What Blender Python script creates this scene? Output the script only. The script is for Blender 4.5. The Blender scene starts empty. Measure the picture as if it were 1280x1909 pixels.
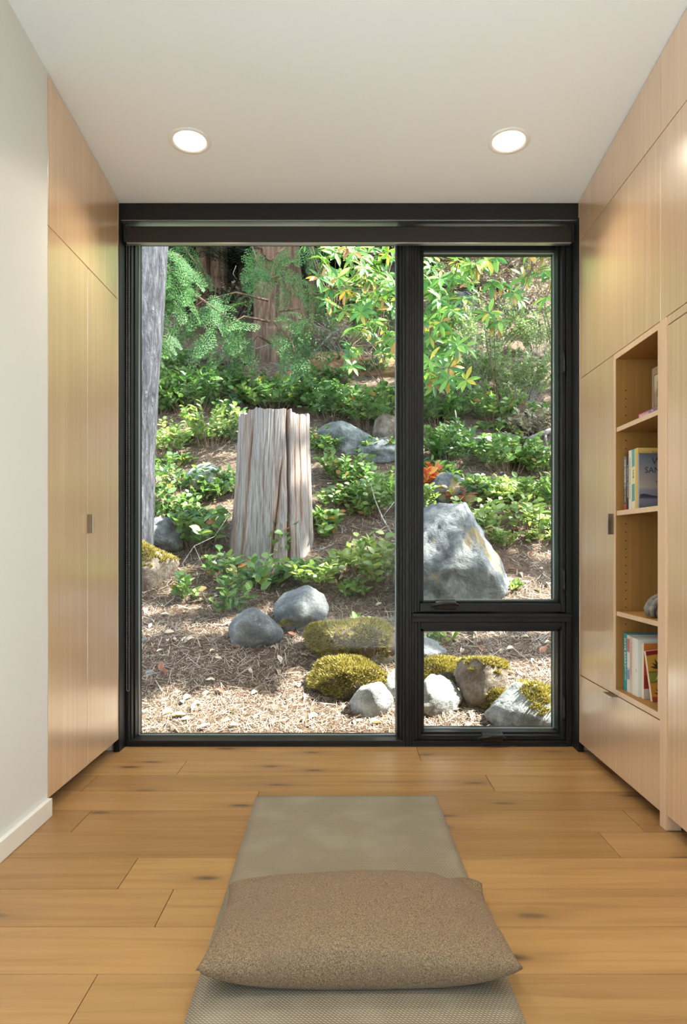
import bpy, bmesh, math, random
import numpy as np
from mathutils import Vector, Matrix, noise as mnoise

rng = random.Random(7)
nrng = np.random.default_rng(11)
scene = bpy.context.scene
COL = scene.collection

# ------------------------------------------------------------------ camera
FPX, U0, V0, HC = 1360.0, 650.0, 1016.0, 0.92      # focal length in pixels, vanishing point, eye height
cam_d = bpy.data.cameras.new('camera')
cam_d.sensor_width = 36.0
cam_d.lens = FPX / 1909.0 * 36.0
cam_d.shift_x = -(U0 - 640.0) / 1909.0
cam_d.shift_y = (V0 - 954.5) / 1909.0
cam_d.clip_start = 0.05
cam_d.clip_end = 200
cam = bpy.data.objects.new('camera', cam_d)
cam.location = (0, 0, HC)
cam.rotation_euler = (math.pi / 2, 0, 0)
COL.objects.link(cam)
scene.camera = cam

# ------------------------------------------------------------------ sky, sun, exposure
SKY_STRENGTH, SUN_STRENGTH, SPOT_WATTS, LENS_EMIT = 0.46, 12.0, 15.0, 3.0
world = bpy.data.worlds.new('sky')
scene.world = world
world.use_nodes = True
wn = world.node_tree
wn.nodes.clear()
sky = wn.nodes.new('ShaderNodeTexSky')
sky.sky_type = 'NISHITA'
sky.sun_disc = False
sky.sun_elevation = math.radians(53)
sky.sun_rotation = math.radians(90)
bgn = wn.nodes.new('ShaderNodeBackground')
bgn.inputs[1].default_value = SKY_STRENGTH
outn = wn.nodes.new('ShaderNodeOutputWorld')
hz = wn.nodes.new('ShaderNodeHueSaturation')          # thin haze: a less saturated sky
hz.inputs['Saturation'].default_value = 0.62
wn.links.new(sky.outputs[0], hz.inputs['Color'])
wn.links.new(hz.outputs[0], bgn.inputs[0])
wn.links.new(bgn.outputs[0], outn.inputs[0])
TO_SUN = Vector((0.60, 0.0, 0.80)).normalized()
sun_d = bpy.data.lights.new('sun', 'SUN')
sun_d.energy = SUN_STRENGTH
sun_d.angle = math.radians(0.7)
sun_d.color = (1.0, 0.98, 0.94)
sun = bpy.data.objects.new('sun', sun_d)
sun.rotation_euler = TO_SUN.to_track_quat('Z', 'Y').to_euler()
sun.location = (8, 5, 12)
COL.objects.link(sun)
scene.view_settings.view_transform = 'Standard'
scene.view_settings.look = 'None'
scene.view_settings.gamma = 1.0
scene.view_settings.exposure = 1.20
scene.view_settings.use_curve_mapping = False
try:
    scene.cycles.use_denoising = True
    scene.cycles.max_bounces = 10
    scene.cycles.diffuse_bounces = 6
    scene.cycles.transparent_max_bounces = 24
    scene.cycles.sample_clamp_indirect = 6.0
    scene.cycles.caustics_reflective = False
except Exception:
    pass

# ------------------------------------------------------------------ helpers
def at(u, v, y):
    """point of the photograph's pixel (u, v) lying y metres in front of the eye"""
    return Vector(((u - U0) * y / FPX, y, HC + (V0 - v) * y / FPX))

def link(o, parent=None):
    COL.objects.link(o)
    if parent is not None:
        o.parent = parent
    return o

def tag(o, label=None, cat=None, group=None, kind=None):
    if label: o['label'] = label
    if cat: o['category'] = cat
    if group: o['group'] = group
    if kind: o['kind'] = kind
    return o

def empty(name, loc=(0, 0, 0), parent=None):
    o = bpy.data.objects.new(name, None)
    o.location = loc
    o.empty_display_size = 0.05
    return link(o, parent)

def mesh_np(name, V, F, mat, smooth=False):
    """V (n,3) floats, F (m,k) ints with k fixed"""
    V = np.asarray(V, dtype=np.float32).reshape(-1, 3)
    F = np.asarray(F, dtype=np.int32)
    me = bpy.data.meshes.new(name)
    me.vertices.add(len(V))
    me.vertices.foreach_set('co', V.ravel())
    m, k = F.shape
    me.loops.add(m * k)
    me.loops.foreach_set('vertex_index', F.ravel())
    me.polygons.add(m)
    me.polygons.foreach_set('loop_start', np.arange(0, m * k, k, dtype=np.int32))
    me.polygons.foreach_set('loop_total', np.full(m, k, dtype=np.int32))
    if smooth:
        me.polygons.foreach_set('use_smooth', np.ones(m, dtype=bool))
    me.update(calc_edges=True)
    me.validate()
    if mat is not None:
        me.materials.append(mat)
    return me

class MB:
    """collects polygons, builds one mesh object"""
    def __init__(self):
        self.v, self.f = [], []
    def poly(self, pts):
        n = len(self.v)
        self.v += [tuple(p) for p in pts]
        self.f.append(tuple(range(n, n + len(pts))))
        return self
    def box(self, x0, x1, y0, y1, z0, z1):
        n = len(self.v)
        self.v += [(x0, y0, z0), (x1, y0, z0), (x1, y1, z0), (x0, y1, z0), (x0, y0, z1), (x1, y0, z1), (x1, y1, z1), (x0, y1, z1)]
        self.f += [tuple(n + i for i in q) for q in ((0, 3, 2, 1), (4, 5, 6, 7), (0, 1, 5, 4), (1, 2, 6, 5), (2, 3, 7, 6), (3, 0, 4, 7))]
        return self
    def prism_x(self, poly_yz, x0, x1):
        """polygon in (y, z) extruded along x"""
        n, k = len(self.v), len(poly_yz)
        self.v += [(x0, y, z) for y, z in poly_yz] + [(x1, y, z) for y, z in poly_yz]
        self.f.append(tuple(n + i for i in range(k)))
        self.f.append(tuple(n + k + i for i in reversed(range(k))))
        for i in range(k):
            j = (i + 1) % k
            self.f.append((n + i, n + k + i, n + k + j, n + j))
        return self
    def tube(self, pts, radii, seg=8, cap=True):
        pts = [Vector(p) for p in pts]
        if not hasattr(radii, '__len__'):
            radii = [radii] * len(pts)
        n0 = len(self.v)
        side = None
        for i, p in enumerate(pts):
            d = (pts[min(i + 1, len(pts) - 1)] - pts[max(i - 1, 0)]).normalized()
            if side is None:
                side = d.orthogonal().normalized()
            side = (side - d * side.dot(d)).normalized()
            up = d.cross(side)
            for k in range(seg):
                a = 2 * math.pi * k / seg
                self.v.append(tuple(p + (side * math.cos(a) + up * math.sin(a)) * radii[i]))
        for i in range(len(pts) - 1):
            for k in range(seg):
                a, b = n0 + i * seg + k, n0 + i * seg + (k + 1) % seg
                self.f.append((a, b, b + seg, a + seg))
        if cap:
            self.f.append(tuple(n0 + k for k in reversed(range(seg))))
            self.f.append(tuple(n0 + (len(pts) - 1) * seg + k for k in range(seg)))
        return self
    def build(self, name, mat, parent=None, bevel=0.0, smooth=False, origin=None):
        me = bpy.data.meshes.new(name)
        V = self.v
        if origin is not None:
            V = [(a - origin[0], b - origin[1], c - origin[2]) for a, b, c in V]
        me.from_pydata(V, [], self.f)
        bm = bmesh.new()
        bm.from_mesh(me)
        bmesh.ops.recalc_face_normals(bm, faces=bm.faces[:])
        if bevel:
            es = [e for e in bm.edges if len(e.link_faces) == 2 and e.calc_face_angle(0) > 0.6]
            bmesh.ops.bevel(bm, geom=es, offset=bevel, segments=2, profile=0.6, affect='EDGES', clamp_overlap=True)
        if smooth:
            for f in bm.faces: f.smooth = True
        bm.to_mesh(me)
        bm.free()
        me.materials.append(mat)
        o = bpy.data.objects.new(name, me)
        if origin is not None:
            o.location = origin
        return link(o, parent)

def fbm(p, s=1.0, o=3):
    v, a = 0.0, 1.0
    q = Vector(p) * s
    for _ in range(o):
        v += a * mnoise.noise(q)
        q = q * 2.03 + Vector((3.1, 1.7, 5.3))
        a *= 0.5
    return v

# ------------------------------------------------------------------ materials
class NT:
    def __init__(self, name):
        self.m = bpy.data.materials.new(name)
        self.m.use_nodes = True
        self.t = self.m.node_tree
        self.t.nodes.clear()
        self.out = self.n('ShaderNodeOutputMaterial')
        self.co = None
    def n(self, kind, **kw):
        nd = self.t.nodes.new(kind)
        for k, v in kw.items():
            setattr(nd, k, v)
        return nd
    def l(self, a, b):
        self.t.links.new(a, b)
    def set(self, sock, val):
        if hasattr(val, 'links') or hasattr(val, 'is_linked'):
            self.l(val, sock)
        else:
            sock.default_value = val
    def coords(self, scale=(1, 1, 1), shift_random=False):
        tc = self.n('ShaderNodeTexCoord')
        mp = self.n('ShaderNodeMapping')
        mp.inputs['Scale'].default_value = scale
        src = tc.outputs['Object']
        if shift_random:
            oi = self.n('ShaderNodeObjectInfo')
            mul = self.n('ShaderNodeVectorMath', operation='SCALE')
            cb = self.n('ShaderNodeCombineXYZ')
            for i in range(3):
                self.l(oi.outputs['Random'], cb.inputs[i])
            self.l(cb.outputs[0], mul.inputs[0])
            mul.inputs['Scale'].default_value = 37.0
            ad = self.n('ShaderNodeVectorMath', operation='ADD')
            self.l(src, ad.inputs[0]); self.l(mul.outputs[0], ad.inputs[1])
            src = ad.outputs[0]
        self.l(src, mp.inputs['Vector'])
        return mp.outputs[0]
    def noise(self, vec, scale=5, detail=4, rough=0.55, dist=0.0):
        nd = self.n('ShaderNodeTexNoise')
        if vec is not None: self.l(vec, nd.inputs['Vector'])
        nd.inputs['Scale'].default_value = scale
        nd.inputs['Detail'].default_value = detail
        nd.inputs['Roughness'].default_value = rough
        nd.inputs['Distortion'].default_value = dist
        return nd.outputs['Fac']
    def ramp(self, fac, stops, interp='LINEAR'):
        nd = self.n('ShaderNodeValToRGB')
        cr = nd.color_ramp
        cr.interpolation = interp
        while len(cr.elements) < len(stops):
            cr.elements.new(0.5)
        for e, (p, c) in zip(cr.elements, stops):
            e.position = p
            e.color = (*c, 1) if len(c) == 3 else c
        self.l(fac, nd.inputs[0])
        return nd.outputs[0]
    def mix(self, fac, a, b, blend='MIX'):
        nd = self.n('ShaderNodeMix', data_type='RGBA', blend_type=blend)
        self.set(nd.inputs[0], fac)
        for s, v in ((nd.inputs[6], a), (nd.inputs[7], b)):
            self.set(s, (*v, 1) if isinstance(v, tuple) and len(v) == 3 else v)
        return nd.outputs[2]
    def math(self, op, a, b=0.0, clamp=False):
        nd = self.n('ShaderNodeMath', operation=op, use_clamp=clamp)
        self.set(nd.inputs[0], a); self.set(nd.inputs[1], b)
        return nd.outputs[0]
    def bump(self, h, strength=0.3, dist=0.01):
        nd = self.n('ShaderNodeBump')
        nd.inputs['Strength'].default_value = strength
        nd.inputs['Distance'].default_value = dist
        self.l(h, nd.inputs['Height'])
        return nd.outputs[0]
    def principled(self, color, rough=0.5, normal=None, **kw):
        p = self.n('ShaderNodeBsdfPrincipled')
        self.set(p.inputs['Base Color'], (*color, 1) if isinstance(color, tuple) and len(color) == 3 else color)
        self.set(p.inputs['Roughness'], rough)
        if normal is not None: self.l(normal, p.inputs['Normal'])
        for k, v in kw.items():
            self.set(p.inputs[k.replace('_', ' ')], v)
        return p
    def done(self, shader):
        self.l(shader.outputs[0] if hasattr(shader, 'outputs') else shader, self.out.inputs[0])
        return self.m

def plain(name, color, rough=0.5, **kw):
    t = NT(name)
    return t.done(t.principled(color, rough, **kw))

def oak(name, c0, c1, c2, rough=0.34, ior=2.8, coat=1.0):
    t = NT(name)
    fine = t.noise(t.coords((60, 60, 1.1), True), 1.0, 6, 0.6)
    wide = t.noise(t.coords((7, 7, 0.12), True), 1.0, 2, 0.5)
    c = t.ramp(fine, [(0.3, c0), (0.55, c1), (0.75, c2)])
    c = t.mix(t.ramp(wide, [(0.42, (0, 0, 0)), (0.6, (0.32, 0.32, 0.32))]), c, c0)
    p = t.principled(c, rough, t.bump(fine, 0.05, 0.002))
    p.inputs['Coat Weight'].default_value = coat
    p.inputs['Coat Roughness'].default_value = 0.20
    p.inputs['Coat IOR'].default_value = ior
    return t.done(p)

def build_materials():
    M = {}
    M['oak'] = oak('oak_veneer', (0.62, 0.405, 0.23), (0.69, 0.465, 0.28), (0.75, 0.52, 0.325))
    M['oak_edge'] = oak('oak_edging', (0.63, 0.435, 0.265), (0.69, 0.485, 0.31), (0.73, 0.525, 0.345), 0.4, 1.5, 0.3)
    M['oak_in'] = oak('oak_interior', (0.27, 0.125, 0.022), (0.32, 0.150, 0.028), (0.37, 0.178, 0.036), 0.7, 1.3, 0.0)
    t = NT('oak_floor')
    v = t.coords((1.0, 1.0, 1.0), True)
    g = t.noise(t.coords((1.3, 26, 26), True), 1.0, 6, 0.65, 0.6)
    w = t.noise(t.coords((0.5, 5, 5), True), 1.0, 3, 0.5, 0.3)
    oi = t.n('ShaderNodeObjectInfo')
    c = t.ramp(g, [(0.28, (0.31, 0.16, 0.052)), (0.5, (0.425, 0.235, 0.083)), (0.72, (0.485, 0.278, 0.11))])
    c = t.mix(t.ramp(w, [(0.45, (0, 0, 0)), (0.7, (0.7, 0.7, 0.7))]), c, (0.39, 0.21, 0.08))
    tone = t.ramp(oi.outputs['Random'], [(0.0, (0.74, 0.70, 0.65)), (0.5, (0.96, 0.955, 0.95)), (1.0, (1.1, 1.1, 1.11))])
    c = t.mix(1.0, c, tone, 'MULTIPLY')
    vo = t.n('ShaderNodeTexVoronoi', voronoi_dimensions='2D')
    dv = t.n('ShaderNodeMix', data_type='VECTOR')
    dv.inputs[0].default_value = 0.10
    nz = t.n('ShaderNodeTexNoise'); nz.inputs['Scale'].default_value = 6
    t.l(v, nz.inputs['Vector']); t.l(t.coords((1.55, 4.4, 4.4), True), dv.inputs[4]); t.l(nz.outputs['Color'], dv.inputs[5])
    t.l(dv.outputs[1], vo.inputs['Vector']); vo.inputs['Scale'].default_value = 1.0
    halo = t.ramp(vo.outputs['Distance'], [(0.02, (1, 1, 1)), (0.22, (0, 0, 0))])
    core = t.ramp(vo.outputs['Distance'], [(0.015, (1, 1, 1)), (0.07, (0, 0, 0))])
    c = t.mix(t.math('MULTIPLY', halo, 0.55), c, (0.25, 0.125, 0.045))
    c = t.mix(t.math('MULTIPLY', core, t.ramp(nz.outputs['Fac'], [(0.3, (0.3,) * 3), (0.52, (0.95,) * 3)])), c, (0.09, 0.055, 0.035))
    M['floor'] = t.done(t.principled(c, t.ramp(g, [(0.3, (0.40,) * 3), (0.7, (0.33,) * 3)]), t.bump(g, 0.06, 0.002)))
    t = NT('white_paint')
    n = t.noise(t.coords((1, 1, 1)), 180, 2)
    M['white'] = t.done(t.principled((0.70, 0.70, 0.665), 0.55, t.bump(n, 0.04, 0.001)))
    t = NT('ceiling_paint')
    n = t.noise(t.coords((1, 1, 1)), 150, 2)
    M['ceiling'] = t.done(t.principled((0.865, 0.915, 0.94), 0.7, t.bump(n, 0.05, 0.001)))
    M['bounce_pale'] = plain('pale_bounce_floor', (0.74, 0.79, 0.82), 0.6)  # pale tone for the unseen surfaces added to bounce light
    M['skirting'] = plain('skirting_paint', (0.80, 0.77, 0.68), 0.35)
    t = NT('black_aluminium')
    n = t.noise(t.coords((1, 1, 1)), 300, 2)
    M['black'] = t.done(t.principled((0.0115, 0.0116, 0.012), 0.42, Specular_IOR_Level=0.28))
    M['black_gloss'] = plain('black_gloss', (0.016, 0.016, 0.017), 0.3, Specular_IOR_Level=0.4)
    M['glare_strip'] = plain('glare_strip_metal', (0.78, 0.82, 0.84), 0.42, Metallic=1.0)  # bright metal stands in for daylight reflected in the black header
    M['blind'] = plain('blind_cassette', (0.024, 0.020, 0.017), 0.5, Specular_IOR_Level=0.3)
    M['chain'] = plain('chain_steel', (0.45, 0.44, 0.42), 0.3, Metallic=0.8)
    M['spacer'] = plain('glazing_spacer', (0.42, 0.50, 0.50), 0.35, Metallic=0.4)
    M['bronze'] = plain('bronze_pull', (0.23, 0.17, 0.11), 0.35, Metallic=0.9)
    M['steel'] = plain('brushed_steel', (0.6, 0.58, 0.54), 0.3, Metallic=0.9)
    M['dark'] = plain('dark_void', (0.02, 0.014, 0.01), 0.8)
    M['toe'] = plain('toe_kick_board', (0.11, 0.06, 0.03), 0.6)
    M['ring'] = plain('downlight_ring', (0.85, 0.84, 0.80), 0.35)
    t = NT('downlight_lens')
    e = t.n('ShaderNodeEmission'); e.inputs[0].default_value = (1.0, 0.93, 0.82, 1); e.inputs[1].default_value = LENS_EMIT
    M['lens'] = t.done(e)
    # window glass: transparent with a mirror share that grows towards grazing view
    t = NT('window_glass')
    lw = t.n('ShaderNodeLayerWeight'); lw.inputs['Blend'].default_value = 0.5
    fr = t.math('ADD', t.math('MULTIPLY', t.math('POWER', lw.outputs['Facing'], 5.0), 0.9), 0.009, True)
    tr = t.n('ShaderNodeBsdfTransparent'); tr.inputs[0].default_value = (0.96, 0.985, 0.97, 1)
    gl = t.n('ShaderNodeBsdfGlossy'); gl.inputs['Roughness'].default_value = 0.0
    ms = t.n('ShaderNodeMixShader')
    t.l(fr, ms.inputs[0]); t.l(tr.outputs[0], ms.inputs[1]); t.l(gl.outputs[0], ms.inputs[2])
    M['glass'] = t.done(ms)
    # woven mat
    t = NT('woven_mat')
    v = t.coords((1, 1, 1))
    wa = t.n('ShaderNodeTexWave', wave_type='BANDS', bands_direction='DIAGONAL')
    t.l(v, wa.inputs['Vector']); wa.inputs['Scale'].default_value = 75; wa.inputs['Distortion'].default_value = 0.6
    wb = t.n('ShaderNodeTexWave', wave_type='BANDS', bands_direction='Y')
    t.l(v, wb.inputs['Vector']); wb.inputs['Scale'].default_value = 55; wb.inputs['Distortion'].default_value = 0.4
    h = t.math('MULTIPLY', wa.outputs['Fac'], wb.outputs['Fac'])
    n = t.noise(v, 7, 5)
    c = t.ramp(h, [(0.05, (0.12, 0.09, 0.052)), (0.45, (0.43, 0.36, 0.25))])
    c = t.mix(t.ramp(n, [(0.45, (0, 0, 0)), (0.65, (0.22,) * 3)]), c, (0.46, 0.41, 0.31))
    M['mat'] = t.done(t.principled(c, 0.42, t.bump(h, 0.25, 0.002), Specular_IOR_Level=0.8, Sheen_Weight=0.05))
    M['mat_hem'] = plain('mat_hem', (0.33, 0.28, 0.19), 0.8)
    t = NT('tweed_cushion')
    v = t.coords((1, 1, 1))
    n1 = t.noise(v, 420, 2, 0.7); n2 = t.noise(v, 9, 3)
    n3 = t.noise(t.coords((700, 160, 160)), 1.0, 2)
    c = t.ramp(n1, [(0.32, (0.088, 0.054, 0.028)), (0.5, (0.222, 0.148, 0.082)), (0.68, (0.375, 0.272, 0.16))])
    c = t.mix(t.ramp(n2, [(0.4, (0, 0, 0)), (0.7, (0.35,) * 3)]), c, (0.20, 0.135, 0.08))
    M['cushion'] = t.done(t.principled(c, 0.9, t.bump(t.math('ADD', n1, n3), 0.5, 0.003), Sheen_Weight=0.08, Specular_IOR_Level=0.2))
    # ground and rock
    t = NT('forest_soil')
    v = t.coords((1, 1, 1))
    n1 = t.noise(v, 22, 6, 0.7); n2 = t.noise(v, 1.3, 3)
    c = t.ramp(n1, [(0.3, (0.045, 0.027, 0.017)), (0.5, (0.13, 0.085, 0.052)), (0.7, (0.28, 0.205, 0.135))])
    c = t.mix(t.ramp(n2, [(0.42, (0, 0, 0)), (0.65, (0.6,) * 3)]), c, (0.16, 0.09, 0.05))
    M['soil'] = t.done(t.principled(c, 0.95, t.bump(n1, 0.9, 0.03)))
    def rockmat(name, a, b, c3, scale=9):
        t = NT(name)
        v = t.coords((1, 1, 1), True)
        n1 = t.noise(v, scale, 8, 0.68); n2 = t.noise(v, scale * 4.5, 4, 0.6, 0.4); n3 = t.noise(v, scale * 0.35, 3)
        c = t.ramp(n1, [(0.32, a), (0.5, b), (0.66, c3)])
        c = t.mix(t.ramp(n2, [(0.55, (0, 0, 0)), (0.7, (0.5,) * 3)]), c, c3)
        c = t.mix(t.ramp(n3, [(0.55, (0, 0, 0)), (0.7, (0.6,) * 3)]), c, (a[0] * 0.9, a[1] * 0.8, a[2] * 0.65))
        return t.done(t.principled(c, 0.85, t.bump(t.math('ADD', n1, t.math('MULTIPLY', n2, 0.4)), 0.8, 0.03)))
    M['rock'] = rockmat('grey_rock', (0.075, 0.08, 0.08), (0.155, 0.16, 0.16), (0.32, 0.33, 0.31))
    M['rock_pale'] = rockmat('pale_rock', (0.17, 0.165, 0.155), (0.33, 0.33, 0.31), (0.55, 0.55, 0.52), 12)
    M['rock_brown'] = rockmat('brown_rock', (0.085, 0.06, 0.042), (0.17, 0.125, 0.09), (0.33, 0.28, 0.22), 10)
    t = NT('boulder_rock')
    v = t.coords((1, 1, 1))
    n1 = t.noise(v, 6, 9, 0.7, 0.5); n2 = t.noise(v, 30, 5, 0.65)
    c = t.ramp(n1, [(0.34, (0.06, 0.066, 0.066)), (0.5, (0.145, 0.152, 0.15)), (0.64, (0.33, 0.34, 0.32))])
    n3 = t.noise(t.coords((2.2, 2.2, 1.1)), 2.2, 4)
    c = t.mix(t.ramp(n3, [(0.56, (0, 0, 0)), (0.66, (0.9,) * 3)]), c, (0.40, 0.27, 0.075))
    M['boulder'] = t.done(t.principled(c, 0.8, t.bump(t.math('ADD', n1, t.math('MULTIPLY', n2, 0.35)), 0.9, 0.04)))
    # weathered stump: grey wood, rust brown where the vertex attribute marks the cracks
    t = NT('weathered_wood')
    fine = t.noise(t.coords((95, 95, 3.0)), 1.0, 7, 0.75, 0.4)
    mid = t.noise(t.coords((7, 7, 0.9)), 1.0, 4)
    at_n = t.n('ShaderNodeAttribute'); at_n.attribute_name = 'rust'
    c = t.ramp(fine, [(0.34, (0.06, 0.046, 0.037)), (0.44, (0.20, 0.172, 0.148)), (0.56, (0.30, 0.268, 0.238)), (0.7, (0.43, 0.395, 0.36))])
    rust = t.ramp(fine, [(0.3, (0.10, 0.04, 0.018)), (0.55, (0.30, 0.145, 0.07)), (0.75, (0.50, 0.32, 0.19))])
    k = t.math('ADD', t.math('MULTIPLY', at_n.outputs['Fac'], 1.0), t.math('MULTIPLY', t.math('SUBTRACT', mid, 0.50), 2.2), True)
    c = t.mix(k, c, rust)
    M['stump'] = t.done(t.principled(c, 0.85, t.bump(fine, 0.6, 0.012)))
    def bark(name, a, b, c3, sc=(14, 14, 2.2), b_str=1.0):
        t = NT(name)
        n1 = t.noise(t.coords(sc), 1.0, 6, 0.68, 0.6); n2 = t.noise(t.coords((40, 40, 25)), 1.0, 4)
        c = t.ramp(n1, [(0.36, a), (0.5, b), (0.64, c3)])
        c = t.mix(t.ramp(n2, [(0.5, (0, 0, 0)), (0.75, (0.4,) * 3)]), c, c3)
        return t.done(t.principled(c, 0.9, t.bump(n1, b_str, 0.05)))
    M['bark_grey'] = bark('grey_bark', (0.022, 0.022, 0.026), (0.062, 0.061, 0.07), (0.135, 0.13, 0.14), (30, 30, 6))
    M['bark_red'] = bark('red_bark', (0.05, 0.026, 0.015), (0.15, 0.082, 0.048), (0.27, 0.16, 0.10), (16, 16, 1.6))
    M['bark_log'] = bark('rotten_log', (0.12, 0.055, 0.02), (0.27, 0.14, 0.055), (0.42, 0.26, 0.13), (5, 9, 9))
    M['twig'] = bark('grey_twig', (0.13, 0.105, 0.09), (0.27, 0.235, 0.21), (0.44, 0.40, 0.37), (40, 40, 40), 0.3)
    M['twig_brown'] = bark('brown_twig', (0.07, 0.04, 0.025), (0.17, 0.10, 0.065), (0.28, 0.19, 0.13), (40, 40, 40), 0.3)
    def leafmat(name, stops, rough=0.38, trans=0.35, spec=0.5):
        t = NT(name)
        g = t.n('ShaderNodeNewGeometry'); oi = t.n('ShaderNodeObjectInfo')
        r = t.math('FRACT', t.math('ADD', g.outputs['Random Per Island'], t.math('MULTIPLY', oi.outputs['Random'], 7.13)))
        c = t.ramp(r, stops)
        p = t.principled(c, rough, Specular_IOR_Level=spec)
        tl = t.n('ShaderNodeBsdfTranslucent')
        t.l(t.mix(1.0, c, (1.25, 1.3, 0.75), 'MULTIPLY'), tl.inputs[0])
        ms = t.n('ShaderNodeMixShader'); ms.inputs[0].default_value = trans
        t.l(p.outputs[0], ms.inputs[1]); t.l(tl.outputs[0], ms.inputs[2])
        return t.done(ms)
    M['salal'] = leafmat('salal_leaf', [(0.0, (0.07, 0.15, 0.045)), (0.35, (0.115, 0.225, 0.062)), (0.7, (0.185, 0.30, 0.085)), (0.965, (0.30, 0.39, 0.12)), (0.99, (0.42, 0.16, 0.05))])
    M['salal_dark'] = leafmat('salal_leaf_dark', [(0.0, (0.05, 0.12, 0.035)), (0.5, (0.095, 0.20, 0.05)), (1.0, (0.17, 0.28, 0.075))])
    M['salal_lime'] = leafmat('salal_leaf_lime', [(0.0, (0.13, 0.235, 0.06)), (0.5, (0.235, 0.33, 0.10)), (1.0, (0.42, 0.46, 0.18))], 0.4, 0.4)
    M['rhodo'] = leafmat('rhododendron_leaf', [(0.0, (0.06, 0.17, 0.045)), (0.4, (0.11, 0.27, 0.05)), (0.75, (0.20, 0.37, 0.07)), (0.86, (0.32, 0.45, 0.09)), (0.93, (0.55, 0.40, 0.06)), (0.98, (0.42, 0.20, 0.07))], 0.42, 0.35, 0.35)
    M['rhodo_yellow'] = leafmat('rhododendron_leaf_yellow', [(0.0, (0.50, 0.36, 0.06)), (0.5, (0.48, 0.26, 0.08)), (1.0, (0.38, 0.22, 0.13))], 0.45, 0.35)
    M['cedar'] = leafmat('cedar_needle', [(0.0, (0.03, 0.085, 0.025)), (0.5, (0.065, 0.16, 0.042)), (1.0, (0.13, 0.25, 0.075))], 0.55, 0.35, 0.3)
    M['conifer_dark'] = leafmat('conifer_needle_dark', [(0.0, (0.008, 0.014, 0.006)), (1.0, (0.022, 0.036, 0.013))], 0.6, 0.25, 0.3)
    M['huckle'] = leafmat('huckleberry_leaf', [(0.0, (0.10, 0.18, 0.06)), (0.5, (0.20, 0.30, 0.11)), (0.9, (0.34, 0.42, 0.20)), (1.0, (0.46, 0.48, 0.30))], 0.35, 0.35, 0.6)
    M['brush'] = leafmat('dry_brush', [(0.0, (0.17, 0.13, 0.09)), (0.5, (0.36, 0.31, 0.23)), (1.0, (0.55, 0.52, 0.42))], 0.6, 0.2)
    M['redleaf'] = leafmat('red_leaf', [(0.0, (0.55, 0.05, 0.03)), (0.6, (0.62, 0.14, 0.05)), (1.0, (0.70, 0.36, 0.06))], 0.45, 0.4)
    M['maroon'] = leafmat('maroon_leaf', [(0.0, (0.20, 0.05, 0.05)), (0.6, (0.36, 0.10, 0.09)), (1.0, (0.30, 0.30, 0.08))], 0.45, 0.35)
    M['dry'] = leafmat('dry_leaf', [(0.0, (0.55, 0.40, 0.26)), (0.5, (0.72, 0.60, 0.44)), (1.0, (0.82, 0.74, 0.62))], 0.6, 0.1)
    M['dry_rust'] = leafmat('rust_leaf', [(0.0, (0.24, 0.09, 0.05)), (1.0, (0.45, 0.20, 0.10))], 0.6, 0.1)
    M['litter'] = leafmat('needle_litter', [(0.0, (0.05, 0.031, 0.021)), (0.35, (0.15, 0.092, 0.060)), (0.6, (0.31, 0.215, 0.145)), (0.82, (0.58, 0.47, 0.36)), (1.0, (0.36, 0.315, 0.29))], 0.75, 0.1, 0.3)
    M['moss'] = leafmat('yellow_moss', [(0.0, (0.17, 0.13, 0.035)), (0.5, (0.38, 0.31, 0.095)), (1.0, (0.58, 0.50, 0.19))], 0.9, 0.2, 0.1)
    M['canopy'] = leafmat('canopy_leaf', [(0.0, (0.06, 0.14, 0.04)), (1.0, (0.15, 0.26, 0.07))], 0.5, 0.3)
    return M
M = build_materials()

# ------------------------------------------------------------------ the room
XL, XR = -1.022, 1.0228            # faces of the cupboards
YF, YG = 3.328, 3.455              # window frame front, glass
SLOPE = 0.095
def zc(y): return 2.451 + SLOPE * (3.265 - y)
def yx(u, x): return x * FPX / (u - U0)     # depth at which the plane x is seen in column u
def struct(o): return tag(o, kind='structure')
YB = -2.6
W5 = (-2.4, 0.5, 0.25, 2.48)     # added rear side window: from, to, sill, head

# floor: sub-floor and single planks
floor = struct(MB().box(-1.3, 1.5, YB, 3.36, -0.14, -0.014).build('floor', M['dark']))
y = 3.330
rows = [(3.330, 3.112)] + [(3.112 - 0.1935 * k, 3.112 - 0.1935 * (k + 1)) for k in range(30)]
fixed = {1: [-0.69, 1.05], 2: [0.546, -1.0], 3: [-0.335], 4: [-0.89, 0.95], 6: [-0.619], 8: [0.9], 5: [-1.08, 0.8]}
for i, (ya, yb) in enumerate(rows):
    if yb < YB: break
    js = fixed.get(i, [rng.uniform(-0.95, 0.0) if i % 2 else rng.uniform(0.0, 0.95)])
    xs = [-1.12] + sorted(j for j in js if -1.11 < j < 1.12) + [1.13]
    for a, b in zip(xs[:-1], xs[1:]):
        g = 0.0009
        MB().box(a + g, b - g, yb + g, ya - g, -0.014, 0.0).build('plank', M['floor'], floor, bevel=0.0011)

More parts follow.
